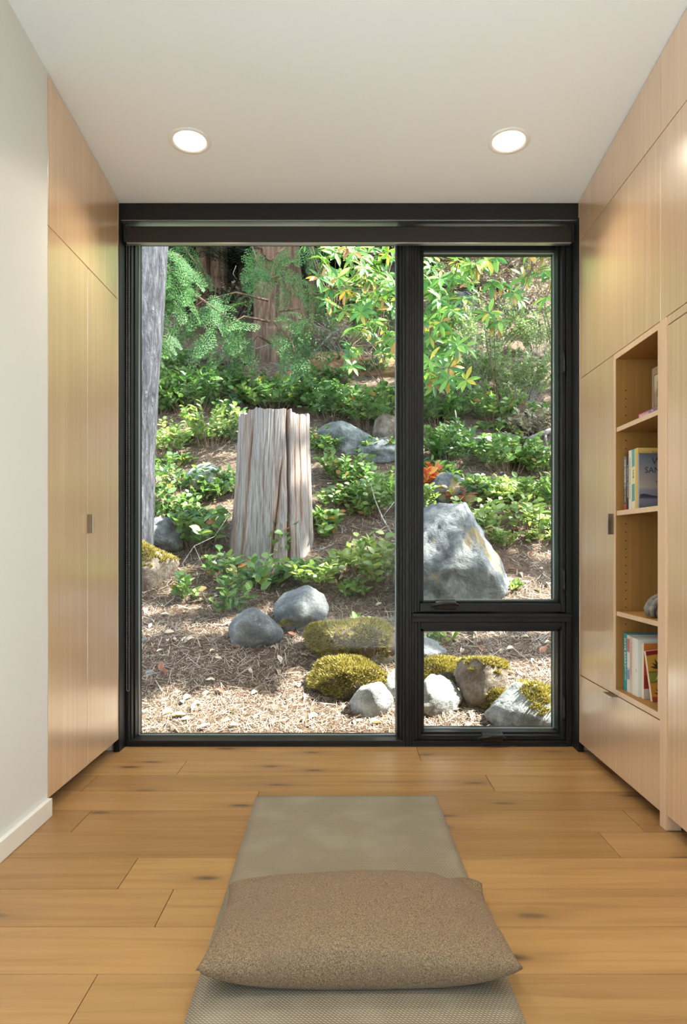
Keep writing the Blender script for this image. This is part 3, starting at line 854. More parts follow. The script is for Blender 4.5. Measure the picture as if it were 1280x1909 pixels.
b = book('grey seascape book showing its cover on the second shelf', Y0 - 0.140, 0.014, z, 0.200, 0.20, ink('sea_cover_edge', (0.30, 0.31, 0.33)), x0=1.047,
         front=banded('seascape_print', [(0.0, (0.10, 0.11, 0.15)), (0.10, (0.17, 0.17, 0.21)), (0.17, (0.19, 0.18, 0.22)), (0.20, (0.05, 0.05, 0.075)), (0.225, (0.20, 0.19, 0.22)), (0.34, (0.21, 0.20, 0.22)), (0.38, (0.36, 0.29, 0.24)), (0.6, (0.26, 0.22, 0.21)), (0.85, (0.16, 0.16, 0.18)), (1, (0.11, 0.11, 0.13))], 0, 0.2))
text(b, 'WAS', BLK, (0.045, -0.0143, 0.170), 0.036, 'front')
text(b, 'SAN J', BLK, (0.020, -0.0143, 0.138), 0.030, 'front')
text(b, 'Photo', BLK, (0.060, -0.0143, 0.096), 0.012, 'front')
mh = MB().poly([(0.003, -0.0142, 0.040), (0.003, -0.0142, 0.052), (0.02, -0.0142, 0.054), (0.05, -0.0142, 0.047), (0.09, -0.0142, 0.0415), (0.14, -0.0142, 0.040)])
mh.build('hill_print', ink('hill_ink', (0.03, 0.03, 0.05)), b)
# bottom shelf (z = 0.366)
z = 0.366
b = book('teal spined paperback with white lettering at the far end of the bottom shelf', Y0 + 0.004, 0.034, z, 0.217, 0.15, ink('teal_cover', (0.025, 0.27, 0.26)))
text(b, 'DAVE BARRY', WHT, (-0.0003, -0.017, 0.200), 0.024, 'spine', 0.78)
text(b, 'SLEPT HERE', WHT, (-0.0003, -0.021, 0.093), 0.010, 'spine')
b = book('white, red and blue spined paperback beside the teal one', Y0 - 0.031, 0.026, z, 0.214, 0.15, banded('red_blue_cover', [(0.0, (0.62, 0.58, 0.54)), (0.22, (0.62, 0.58, 0.54)), (0.23, (0.20, 0.22, 0.38)), (0.42, (0.20, 0.22, 0.38)), (0.43, (0.6, 0.56, 0.52)), (0.70, (0.6, 0.56, 0.52)), (0.71, (0.45, 0.14, 0.14)), (0.93, (0.45, 0.14, 0.14)), (0.94, (0.62, 0.58, 0.54)), (1, (0.62, 0.58, 0.54))], 0, 0.214))
text(b, 'POWER', WHT, (-0.0003, -0.013, 0.145), 0.018, 'spine')
b = book('pinkish beige paperback between the striped and the white books', Y0 - 0.058, 0.024, z, 0.212, 0.15, ink('beige_cover', (0.55, 0.45, 0.37)))
text(b, 'A KITCHEN GARDEN', RED, (-0.0003, -0.012, 0.19), 0.013, 'spine')
b = book('slim off-white paperback on the bottom shelf', Y0 - 0.083, 0.020, z, 0.211, 0.155, ink('offwhite_cover', (0.66, 0.62, 0.52)))
b = book('thick white paperback beside the orange book', Y0 - 0.104, 0.032, z, 0.210, 0.20, ink('white_cover', (0.66, 0.66, 0.58)))
text(b, 'UP', BLK, (-0.0003, -0.016, 0.10), 0.008, 'spine')
b = book('orange to red banded book behind the agave book', Y0 - 0.150, 0.020, z, 0.200, 0.20, ink('orange_edge', (0.72, 0.60, 0.46)), x0=1.058,
         front=banded('orange_print', [(0.0, (0.45, 0.36, 0.28)), (0.185, (0.45, 0.36, 0.28)), (0.19, (0.26, 0.02, 0.012)), (0.42, (0.28, 0.02, 0.012)), (0.43, (0.38, 0.04, 0.015)), (0.62, (0.38, 0.04, 0.015)), (0.63, (0.44, 0.085, 0.02)), (0.84, (0.46, 0.09, 0.02)), (0.85, (0.52, 0.16, 0.03)), (1, (0.54, 0.17, 0.03))], 0, 0.2))
b = book('small agave book leaning at the near end of the bottom shelf', Y0 - 0.200, 0.016, z, 0.178, 0.16, PAGES, x0=1.070,
         front=banded('agave_print', [(0.0, (0.34, 0.05, 0.02)), (0.085, (0.34, 0.05, 0.02)), (0.09, (0.50, 0.22, 0.03)), (0.36, (0.52, 0.20, 0.03)), (0.38, (0.09, 0.07, 0.03)), (0.40, (0.22, 0.20, 0.035)), (0.57, (0.22, 0.20, 0.035)), (0.59, (0.09, 0.06, 0.03)), (0.61, (0.50, 0.24, 0.03)), (0.90, (0.50, 0.27, 0.04)), (0.92, (0.26, 0.015, 0.01)), (1, (0.28, 0.015, 0.01))], 0, 0.178))
b.rotation_euler = (math.radians(-2), math.radians(-7), 0)
AG = ink('agave_ink', (0.05, 0.025, 0.012))
for cz in (0.113, 0.020):
    m = MB()
    for k, a in enumerate((-72, -45, -20, 3, 28, 52, 76)):
        a = math.radians(a); L = 0.040 if abs(a) < 0.6 else 0.034
        d0 = Vector((math.sin(a), 0, math.cos(a))); s0 = Vector((math.cos(a), 0, -math.sin(a)))
        o0 = Vector((0.040, -0.0163, cz))
        m.poly([o0 - s0 * 0.002, o0 + d0 * L * 0.5 - s0 * 0.0042, o0 + d0 * L, o0 + d0 * L * 0.5 + s0 * 0.0042, o0 + s0 * 0.002])
    m.build('agave_print', AG, b)
text(b, 'THE', YLW, (0.036, -0.0164, 0.0965), 0.013, 'front', 1.2)
text(b, 'AGAVE', YLW, (0.022, -0.0164, 0.0805), 0.018, 'front', 1.2)
# top shelf: a book lying flat and a framed photograph leaning on the shelf behind it
r = tag(empty('book', (1.045, 2.632, 1.3705)), 'pink and purple book lying flat on the top shelf', 'book', 'books in the open shelves')
pk = banded('pink_purple_cover', [(0.0, (0.24, 0.20, 0.22)), (0.45, (0.20, 0.10, 0.20)), (0.75, (0.52, 0.13, 0.20)), (1, (0.58, 0.16, 0.20))], -0.205, 0, 1)
MB().box(0, 0.15, -0.205, 0, 0, 0.002).build('back_cover', pk, r)
MB().box(0, 0.15, -0.205, 0, 0.018, 0.020).build('front_cover', pk, r)
MB().box(0, 0.002, -0.205, 0, 0.002, 0.018).build('spine', pk, r)
MB().box(0.002, 0.146, -0.202, -0.003, 0.002, 0.018).build('pages', PAGES, r)
text(r, 'RED FLADDON', WHT, (-0.0003, -0.012, 0.010), 0.011, 'flat')
text(r, 'Living', WHT, (-0.0003, -0.108, 0.0135), 0.008, 'flat')
text(r, 'simply', WHT, (-0.0003, -0.108, 0.006), 0.008, 'flat')
fr_ = tag(empty('photo_frame', (1.072, 2.575, 1.391)), 'small brown framed photograph standing on the pink and purple book', 'picture frame')
MB().box(0, 0.010, -0.125, 0, 0, 0.150).build('backing', ink('photo_print', (0.20, 0.155, 0.10)), fr_)
fm = plain('frame_wood', (0.24, 0.15, 0.09), 0.4)
for bx in ((-0.003, 0.012, -0.125, 0, 0, 0.013), (-0.003, 0.012, -0.125, 0, 0.124, 0.150), (-0.003, 0.012, -0.014, 0, 0.013, 0.124), (-0.003, 0.012, -0.125, -0.111, 0.013, 0.124)):
    MB().box(*bx).build('rail', fm, fr_, bevel=0.001)
MB().box(-0.0015, 0, -0.109, -0.016, 0.016, 0.121).build('picture', banded('photo_picture', [(0.0, (0.22, 0.16, 0.09)), (0.4, (0.20, 0.145, 0.09)), (0.55, (0.36, 0.30, 0.19)), (1, (0.40, 0.34, 0.22))], 0.016, 0.121), fr_)
m = MB()
for (yy, zz, a, bb_) in ((-0.050, 0.066, 0.012, 0.014), (-0.045, 0.088, 0.004, 0.014), (-0.064, 0.088, 0.004, 0.013), (-0.055, 0.05, 0.018, 0.012)):
    m.poly([(-0.0018, yy + a * math.cos(k * math.pi / 5), zz + bb_ * math.sin(k * math.pi / 5)) for k in range(10)])
m.build('animal_print', ink('animal_ink', (0.09, 0.065, 0.04)), fr_)

# carved grey stone: a rounded body under a folded-over wing, on the third shelf
def blob(name, mat, parent, r, center, fn, sub=4):
    bm = bmesh.new()
    bmesh.ops.create_icosphere(bm, subdivisions=sub, radius=1.0)
    for vtx in bm.verts:
        p = fn(Vector(vtx.co))
        vtx.co = Vector((p.x * r[0], p.y * r[1], p.z * r[2])) + Vector(center)
    for f in bm.faces: f.smooth = True
    me = bpy.data.meshes.new(name)
    bm.to_mesh(me); bm.free()
    me.materials.append(mat)
    return link(bpy.data.objects.new(name, me), parent)
t = NT('carved_stone')
n1 = t.noise(t.coords((1, 1, 1)), 60, 5)
M['stone'] = t.done(t.principled(t.ramp(n1, [(0.3, (0.10, 0.09, 0.07)), (0.7, (0.27, 0.24, 0.20))]), 0.8, t.bump(n1, 0.6, 0.004)))
sc_ = tag(empty('stone_carving', (1.115, 2.545, 0.6665)), 'rounded grey carved stone on the shelf above the bottom books', 'sculpture')
def body(p):
    k = 1 + 0.06 * fbm(p, 2.2, 3) - 0.05 * math.exp(-((p.x - 0.25 * p.z) / 0.08) ** 2) - 0.04 * math.exp(-((p.x + 0.45) / 0.06) ** 2)
    q = p * k
    q.z = max(q.z, -0.55)
    return q
blob('body', M['stone'], sc_, (0.070, 0.052, 0.040), (0.014, 0, 0.0225), body)
for dy, s_ in ((-0.018, 1.0), (0.004, 1.1), (0.026, 1.0)):      # ridge folded over the body, standing clear of it
    pts = [(-0.062 * s_, dy, 0.006), (-0.066 * s_, dy, 0.030), (-0.050 * s_, dy, 0.056 * s_), (-0.020, dy, 0.074 * s_), (0.020, dy, 0.080 * s_), (0.060, dy, 0.070 * s_), (0.082, dy, 0.035)]
    MB().tube(pts, [0.007, 0.011, 0.012, 0.011, 0.012, 0.011, 0.006], 10).build('fold', M['stone'], sc_, smooth=True)

# ------------------------------------------------------------------ the hillside outside
PROF = [(3.3, -0.10), (3.6, -0.03), (4.0, 0.105), (4.5, 0.31), (5.0, 0.55), (5.5, 0.82), (6.6, 1.48), (8.0, 2.43), (9.5, 3.42), (12.0, 4.95), (16.0, 7.6), (24.0, 12.8)]
PYs, PZs = [p[0] for p in PROF], [p[1] for p in PROF]
def H(x, y):
    z = float(np.interp(y, PYs, PZs))
    k = min(1.0, max(0.0, (y - 3.5) / 1.5))
    z += k * (0.05 * mnoise.noise(Vector((x * 0.9, y * 0.9, 0.3))) + 0.02 * mnoise.noise(Vector((x * 3, y * 3, 1.7))))
    return z
def G(u, v):
    """where the ray of pixel (u, v) meets the hillside"""
    y = 3.5
    while y < 24:
        p = at(u, v, y)
        if p.z < H(p.x, y):
            return p
        y += 0.01
    return at(u, v, 24)

def grid_terrain():
    xs = np.concatenate([np.linspace(-14, -3, 23)[:-1], np.linspace(-3, 3, 121)[:-1], np.linspace(3, 14, 23)])
    ys = np.concatenate([np.linspace(3.48, 7, 90)[:-1], np.linspace(7, 24, 80)])
    V = [(x, yv, H(x, yv)) for yv in ys for x in xs]
    nx = len(xs)
    F = [(j * nx + i, j * nx + i + 1, (j + 1) * nx + i + 1, (j + 1) * nx + i) for j in range(len(ys) - 1) for i in range(nx - 1)]
    me = mesh_np('hillside', V, F, M['soil'], True)
    return struct(link(bpy.data.objects.new('hillside_ground', me)))
ground = grid_terrain()
struct(MB().box(-14, -1.9, -8, 3.48, -0.4, -0.1).build('bounce_patio', M['bounce_pale']))  # unseen pale paving added to throw sunlight in through the left rear window

# ---- leaf templates (length 1 along +y, lying in xy, face up)
def leaf_template(w, fold=0.16, droop=0.12, n=5, pw=0.8):
    V, F = [], []
    for i in range(n + 1):
        t = i / n
        ww = w * (math.sin(math.pi * t ** pw)) ** 0.85 * 0.5 if 0 < i < n else 0.0
        zz = -droop * t * t
        V += [(-ww, t, zz + fold * ww), (0, t, zz), (ww, t, zz + fold * ww)]
    for i in range(n):
        a = 3 * i
        F += [(a, a + 1, a + 4, a + 3), (a + 1, a + 2, a + 5, a + 4)]
    return np.array(V, dtype=np.float32), np.array(F, dtype=np.int32)
T_SALAL = leaf_template(0.62, 0.35, 0.10, 4)
T_RHODO = leaf_template(0.30, 0.30, 0.22, 5, 1.1)
T_SMALL = (np.array([(0, 0, 0), (0.28, 0.5, 0.06), (0, 1, -0.03), (-0.28, 0.5, 0.06)], dtype=np.float32), np.array([(0, 1, 2, 3)], dtype=np.int32))
T_DRY = leaf_template(0.50, 0.9, -0.25, 4)
T_BLADE = (np.array([(-0.03, 0, 0), (0.03, 0, 0), (0.02, 1, 0.02), (-0.02, 1, 0.02)], dtype=np.float32), np.array([(0, 1, 2, 3)], dtype=np.int32))

def frames(D, N):
    """orthonormal frames (n,3,3) with columns side, direction, normal"""
    D = D / np.linalg.norm(D, axis=1, keepdims=True)
    S = np.cross(D, N); S /= np.maximum(np.linalg.norm(S, axis=1, keepdims=True), 1e-6)
    N2 = np.cross(S, D)
    return np.stack([S, D, N2], axis=2)
def scatter_mesh(name, tmpl, P, D, N, L, mat, smooth=True):
    TV, TF = tmpl
    R = frames(np.asarray(D, float), np.asarray(N, float))
    V = np.einsum('nij,vj->nvi', R, TV) * np.asarray(L)[:, None, None] + np.asarray(P)[:, None, :]
    F = TF[None] + (len(TV) * np.arange(len(P)))[:, None, None]
    return mesh_np(name, V.reshape(-1, 3), F.reshape(-1, TF.shape[1]), mat, smooth)

_shared = {}
def leaf_mesh(tname, tmpl, mat):
    k = (tname, mat.name)
    if k not in _shared:
        _shared[k] = mesh_np('leaf', tmpl[0], tmpl[1], mat, True)
    return _shared[k]
def leaf_object(parent, me, p, d, n, L, name='leaf'):
    R = frames(np.array([d], float), np.array([n], float))[0] * L
    m = Matrix(((R[0, 0], R[0, 1], R[0, 2], p[0]), (R[1, 0], R[1, 1], R[1, 2], p[1]), (R[2, 0], R[2, 1], R[2, 2], p[2]), (0, 0, 0, 1)))
    o = bpy.data.objects.new(name, me)
    o.matrix_local = m
    return link(o, parent)

def shrub_layout(w, h, depth, nst, per, r, leaf):
    """stems growing from the origin and leaf placements along them"""
    stems, P, D, N, L = [], [], [], [], []
    for k in range(nst):
        a = r.uniform(0, 2 * math.pi); q = math.sqrt(r.uniform(0.02, 1))
        tip = Vector((math.cos(a) * q * w / 2, math.sin(a) * q * depth / 2, h * r.uniform(0.45, 1.0) * (1 - 0.35 * q * q)))
        base = Vector((tip.x * 0.35 + r.uniform(-0.03, 0.03), tip.y * 0.35, -0.03))
        ctrl = base.lerp(tip, 0.5) + Vector((r.uniform(-0.1, 0.1) * w, r.uniform(-0.1, 0.1) * w, 0.18 * h))
        pts = [(base * (1 - t) ** 2 + ctrl * 2 * t * (1 - t) + tip * t * t) for t in [i / 5 for i in range(6)]]
        stems.append(pts)
        for i in range(per):
            t = 0.25 + 0.75 * (i + r.random()) / per
            t = min(t, 1.0)
            p = base * (1 - t) ** 2 + ctrl * 2 * t * (1 - t) + tip * t * t
            tan = ((ctrl - base) * (1 - t) + (tip - ctrl) * t).normalized()
            sd = tan.cross(Vector((0, 0, 1)))
            if sd.length < 0.05: sd = Vector((1, 0, 0))
            sd.normalize()
            sgn = 1 if i % 2 else -1
            d = (tan * r.uniform(0.1, 0.8) + sd * sgn * r.uniform(0.5, 1.1) + Vector((r.uniform(-.4, .4), r.uniform(-.4, .4), r.uniform(-0.15, 0.35)))).normalized()
            n = Vector((r.uniform(-.55, .65), r.uniform(-0.95, 0.25), r.uniform(0.5, 1.0)))
            P.append(tuple(p)); D.append(tuple(d)); N.append(tuple(n)); L.append(leaf * r.uniform(0.65, 1.2))
    return stems, P, D, N, L

def shrub(u, v, wpx, hpx, label, name='salal_shrub', cat='shrub', mat='salal', leaf=0.06, nst=9, per=6, single=True, tm=None, group=None, ybias=0.0, deep=0.9, stem='twig_brown', tname='salal', stem_r=0.0022):
    """v is the foot of the plant on the hillside"""
    tm = tm or T_SALAL
    p = G(u, v)
    p = Vector((p.x, p.y + ybias, H(p.x, p.y + ybias)))
    k = p.y / FPX
    r = random.Random(int(u * 7 + v * 13))
    stems, P, D, N, L = shrub_layout(wpx * k, hpx * k, wpx * k * deep, nst, per, r, leaf)
    root = tag(empty(name, p), label, cat, group)
    sm_ = MB()
    for pts in stems:
        sm_.tube(pts, [stem_r * (1.2 - 0.8 * i / 5) for i in range(6)], 4, cap=False)
    sm_.build('stems', M[stem], root, smooth=True)
    # keep foliage above the slope
    P2 = []
    for q in P:
        g = H(p.x + q[0], p.y + q[1]) - p.z + 0.012
        P2.append((q[0], q[1], max(q[2], g)))
    if single:
        me = leaf_mesh(tname, tm, M[mat])
        for q, d, n, l_ in zip(P2, D, N, L):
            leaf_object(root, me, q, d, n, l_)
    else:
        fo = link(bpy.data.objects.new('foliage', scatter_mesh('foliage', tm, np.array(P2), np.array(D), np.array(N), np.array(L), M[mat])), root)
        tag(fo, kind='stuff')
    return root

# ------------------------------------------------------------------ stump
def make_stump():
    yc = 5.72
    base = at(512, 1040, yc)
    zt = at(512, 765, yc - 0.2).z
    zb_ = H(base.x, yc - 0.45) - 0.12
    root = tag(empty('tree_stump', (base.x, yc, H(base.x, yc))), 'tall weathered grey tree stump with rust brown cracks', 'stump')
    NA, NH = 360, 64
    V, R_, F = [], [], []
    cracks = [  # angle to the right of the viewer-facing line (deg) at top, at foot, depth, width(deg), from height, to height
        (27, 25, 0.060, 1.8, -0.1, 1.1), (25, -4, 0.030, 1.4, 0.0, 0.74), (-29, -48, 0.022, 1.5, 0.05, 0.95), (51, 48, 0.014, 1.0, 0.35, 1.1),
        (5, 4, 0.007, 0.8, 0.7, 1.1), (-8, -16, 0.008, 0.8, 0.45, 0.9), (38, 36, 0.008, 0.8, 0.1, 0.9), (-55, -66, 0.022, 2.0, -0.1, 0.8), (72, 70, 0.015, 1.5, 0.2, 1.1), (-80, -86, 0.02, 2, 0, 1)]
    for j in range(NH + 1):
        t = j / NH
        for i in range(NA):
            a = 2 * math.pi * i / NA
            adeg = math.degrees(a)
            rel = (adeg - 270 + 180) % 360 - 180          # 0 faces the viewer, + to the right
            r = 0.280 + 0.055 * (1 - t) ** 1.6
            tw = a + 0.25 * (1 - t)
            cx, sx = math.cos(tw), math.sin(tw)
            r *= 1 + 0.050 * mnoise.noise(Vector((cx * 1.6, sx * 1.6, t * 0.5))) + 0.012 * mnoise.noise(Vector((cx * 6, sx * 6, t * 0.8 + 4))) + 0.009 * mnoise.noise(Vector((cx * 22, sx * 22, t * 1.6))) + 0.010 * abs(mnoise.noise(Vector((cx * 45, sx * 45, t * 2.2))))
            if rel < -30: r *= 1 + 0.16 * min(1, (-rel - 30) / 50) * (1 - t) ** 1.2 * (1 if rel > -140 else 0.4)
            rust = 0.0
            for (a1, a0, dp, wd, h0, h1) in cracks:
                if not (h0 <= t <= h1): continue
                ac = a0 + (a1 - a0) * t + 2.2 * mnoise.noise(Vector((a1, t * 5, 2.0)))
                fade = min(1, (t - h0) * 8 + 0.15, (h1 - t) * 8 + 0.15)
                e = math.exp(-((rel - ac) / wd) ** 2) * fade
                r -= dp * e
                rust = max(rust, e, 0.85 * math.exp(-((rel - ac) / (wd * 2.6)) ** 2) * fade * max(0.0, 1.1 - 1.2 * t))
            V.append((r * math.cos(a), r * math.sin(a), 0))
            top = zt + 0.018 * mnoise.noise(Vector((math.cos(a) * 4, math.sin(a) * 4, 9))) - (0.02 if 33 < rel < 75 else 0.0) - (0.025 if -75 < rel < -38 else 0) + 0.012 * mnoise.noise(Vector((math.cos(a) * 16, math.sin(a) * 16, 3)))
            V[-1] = (V[-1][0] * (1 - 0.02 * t), V[-1][1], zb_ + (top - zb_) * t - H(base.x, yc))
            R_.append(rust)
    for j in range(NH):
        for i in range(NA):
            a_, b_ = j * NA + i, j * NA + (i + 1) % NA
            F.append((a_, b_, b_ + NA, a_ + NA))
    me = mesh_np('trunk_wood', V, F, M['stump'], True)
    at_ = me.attributes.new('rust', 'FLOAT', 'POINT')
    at_.data.foreach_set('value', np.array(R_, dtype=np.float32))
    link(bpy.data.objects.new('trunk_wood', me), root)
    m = MB(); 
    n0 = NH * NA
    m.v = [V[n0 + i] for i in range(NA)]; cz = sum(p[2] for p in m.v) / NA - 0.03
    m.v.append((0, 0, cz)); m.f = [(i, (i + 1) % NA, NA) for i in range(NA)]
    m.build('cut_top', M['stump'], root)
    return root
make_stump()

# ------------------------------------------------------------------ rocks
def rock(name, label, u0, u1, v0, v1, mat, seed, deep=0.8, cuts=5, rough=0.14, moss=None, sub=4, ybase=None, cat='rock', group=None, squash=1.0):
    uc = (u0 + u1) / 2
    pb = G(uc, v1) if ybase is None else at(uc, v1, ybase)
    k = pb.y / FPX
    rx = (u1 - u0) / 2 * k
    ry = rx * deep
    yc = pb.y + ry * 0.55
    k = yc / FPX
    rx = (u1 - u0) / 2 * k; rz = (v1 - v0) / 2 * k * 1.12
    c = at(uc, (v0 + v1) / 2, yc); c.z -= rz * 0.06
    r = random.Random(seed)
    root = tag(empty(name, (c.x, c.y, c.z)), label, cat, group)
    planes = []
    for _ in range(cuts):
        n = Vector((r.uniform(-1, 1), r.uniform(-1, 0.6), r.uniform(-0.5, 1))).normalized()
        planes.append((n, r.uniform(0.62, 0.86)))
    off = Vector((seed * 3.7, seed * 1.3, seed * 0.7))
    bm = bmesh.new()
    bmesh.ops.create_icosphere(bm, subdivisions=sub, radius=1.0)
    for vt in bm.verts:
        d = Vector(vt.co)
        p = d * (1 + rough * 1.4 * mnoise.noise(d * 1.3 + off) + rough * 0.7 * mnoise.noise(d * 3.1 + off))
        for n, dd in planes:
            e = p.dot(n) - dd
            if e > 0: p -= n * e * 0.88
        p += d * (rough * 0.30 * mnoise.noise(d * 7 + off) + rough * 0.16 * mnoise.noise(d * 17 + off))
        vt.co = Vector((p.x * rx * 1.10, p.y * ry * 1.10, p.z * rz * 1.10))
    for f in bm.faces: f.smooth = True
    bm.normal_update()
    me = bpy.data.meshes.new('rock_body'); bm.to_mesh(me)
    me.materials.append(M[mat])
    link(bpy.data.objects.new('rock_body', me), root)
    if moss:
        zmin, lo, hi = moss                     # faces whose normal looks up enough, between two fractions of the width
        P, D, N, L = [], [], [], []
        for f in bm.faces:
            cc, nn = f.calc_center_median(), f.normal
            s = cc.x / rx * 0.5 + 0.5
            if nn.z + 0.35 * mnoise.noise(cc * (3 / rx) * 0.5 + off) > zmin and lo <= s + 0.12 * mnoise.noise(cc * 9 + off) <= hi and nn.y < 0.75:
                area = f.calc_area()
                for _ in range(max(4, min(22, int(area * 110000)))):
                    w_ = [r.random() for _ in range(3)]; sw = sum(w_)
                    q = sum((f.verts[i].co * (w_[i] / sw) for i in range(3)), Vector())
                    d = (nn + Vector((r.uniform(-.8, .8), r.uniform(-.8, .8), r.uniform(-.3, .6)))).normalized()
                    P.append(tuple(q - nn * 0.004 + nn * 0.008 * mnoise.noise(q * 30))); D.append(tuple(d))
                    N.append((r.uniform(-1, 1), r.uniform(-1, 1), r.uniform(-.2, 1))); L.append(r.uniform(0.014, 0.032))
        if P:
            tm = (np.array([(-0.16, 0, 0), (0.16, 0, 0), (0.0, 1, 0.1)], dtype=np.float32), np.array([(0, 1, 2)], dtype=np.int32))
            mo = link(bpy.data.objects.new('moss', scatter_mesh('moss', tm, np.array(P), np.array(D), np.array(N), np.array(L), M['moss'], False)), root)
            tag(mo, kind='stuff')
    bm.free()
    return root

rock('boulder', 'large blue-grey boulder with an ochre stain in the tall right window', 745, 934, 944, 1150, 'boulder', 3, 0.75, 7, 0.16, sub=5, cat='boulder')
rock('boulder', 'pale grey rounded boulder on the mulch below the salal', 433, 525, 1138, 1205, 'rock', 5, 0.9, 3, 0.10, cat='boulder')
rock('boulder', 'dark grey rounded boulder behind the pale one', 512, 607, 1100, 1172, 'rock', 8, 0.9, 3, 0.11, cat='boulder')
rock('stone', 'small mossy brown stone between the two rounded boulders', 521, 550, 1154, 1180, 'rock_brown', 9, 0.9, 2, 0.1, (0.1, 0, 1), 3)
rock('rock', 'moss covered rock hump beside the window mullion', 578, 745, 1150, 1236, 'rock_brown', 12, 0.7, 4, 0.14, (-0.45, -0.1, 0.86))
rock('rock', 'bright white slab below the moss covered hump', 640, 752, 1180, 1240, 'rock_pale', 15, 0.5, 8, 0.16)
rock('rock', 'low rock under a yellow moss cushion near the window', 583, 722, 1222, 1300, 'rock_brown', 17, 0.7, 4, 0.15, (-0.30, -0.1, 1.1))
rock('stone', 'pale square stone in front of the yellow moss', 653, 728, 1272, 1335, 'rock_pale', 19, 0.8, 7, 0.12)
rock('stone', 'grey stone at the foot of the mullion behind the square one', 712, 760, 1250, 1306, 'rock_pale', 21, 0.8, 6, 0.14)
rock('rock', 'grey rock at the upper corner of the low window', 745, 826, 1190, 1236, 'rock', 22, 0.7, 6, 0.15)
rock('rock', 'mossy rock left of the dark block in the low window', 770, 866, 1226, 1282, 'rock', 24, 0.7, 4, 0.14, (-0.05, -0.1, 1.1))
rock('rock', 'layered pale grey rock in the lower corner of the low window', 760, 852, 1262, 1334, 'rock_pale', 26, 0.8, 5, 0.18)
rock('rock', 'dark brown block of rock with a mossy top in the low window', 842, 946, 1222, 1320, 'rock_brown', 28, 0.7, 8, 0.10, (0.45, -0.1, 1.1))
rock('rock', 'white rock with two moss tufts at the edge of the low window', 905, 1036, 1278, 1362, 'rock_pale', 31, 0.8, 6, 0.16, (0.30, 0.55, 1.1))
rock('stone', 'round yellow-green moss cushion against the white rock', 893, 948, 1278, 1322, 'rock_brown', 33, 0.8, 2, 0.1, (-0.6, -0.1, 1.1), ybase=3.83)
rock('rock', 'grey ledge of broken stone behind the stump', 590, 690, 788, 850, 'rock', 35, 0.8, 9, 0.2)
rock('rock', 'flat grey stone on the slope between ledge and mullion', 660, 760, 820, 862, 'rock', 37, 0.8, 8, 0.2)
rock('rock', 'brown rock face beside the mullion above the ledge', 695, 765, 775, 835, 'rock_brown', 38, 0.8, 6, 0.16)
rock('rock', 'mossy brown ledge at the edge of the left pane', 215, 325, 1015, 1100, 'rock_brown', 41, 0.8, 5, 0.16, (0.4, -0.1, 1.1))
rock('rock', 'grey stone on the slope left of the stump', 268, 345, 965, 1030, 'rock', 43, 0.8, 7, 0.18)
rock('rock', 'small pale stones above the salal left of the stump', 345, 410, 860, 915, 'rock_pale', 44, 0.8, 8, 0.22, sub=3)
rock('rock', 'dark grey rock behind the red leaved sprig', 800, 872, 885, 945, 'boulder', 46, 0.8, 6, 0.16)
rock('rock', 'bare grey outcrop high on the slope in the tall right window', 815, 890, 545, 590, 'rock', 48, 0.6, 6, 0.16)
rock('stone', 'white pebble lying on the mulch near the left pane edge', 272, 287, 1249, 1260, 'rock_pale', 50, 0.8, 2, 0.08, sub=2)
rock('stone', 'grey pebble at the left pane edge on the mulch', 260, 274, 1190, 1199, 'rock', 51, 0.8, 2, 0.08, sub=2)

# ------------------------------------------------------------------ trees
def trunk_mesh(name, pts, radii, mat, parent, seg=40, rough=0.10, freq=5.0, ring=0.12, seed=0):
    """furrowed trunk along a polyline given in the parent's frame"""
    pts = [Vector(p) for p in pts]
    dense, rad = [], []
    for a in range(len(pts) - 1):
        n = max(2, int((pts[a + 1] - pts[a]).length / ring))
        for k in range(n):
            t = k / n
            dense.append(pts[a].lerp(pts[a + 1], t)); rad.append(radii[a] * (1 - t) + radii[a + 1] * t)
    dense.append(pts[-1]); rad.append(radii[-1])
    V, F = [], []
    for j, (p, r0) in enumerate(zip(dense, rad)):
        for i in range(seg):
            a = 2 * math.pi * i / seg
            c, s = math.cos(a), math.sin(a)
            f = mnoise.noise(Vector((c * freq, s * freq, p.z * 0.9 + seed))) + 0.5 * mnoise.noise(Vector((c * freq * 2.3, s * freq * 2.3, p.z * 2.1 + seed)))
            r = r0 * (1 + rough * (f - 0.6 * max(0, -f)))
            V.append((p.x + r * c, p.y + r * s, p.z))
    for j in range(len(dense) - 1):
        for i in range(seg):
            a, b = j * seg + i, j * seg + (i + 1) % seg
            F.append((a, b, b + seg, a + seg))
    return link(bpy.data.objects.new(name, mesh_np(name, V, F, M[mat], True)), parent)

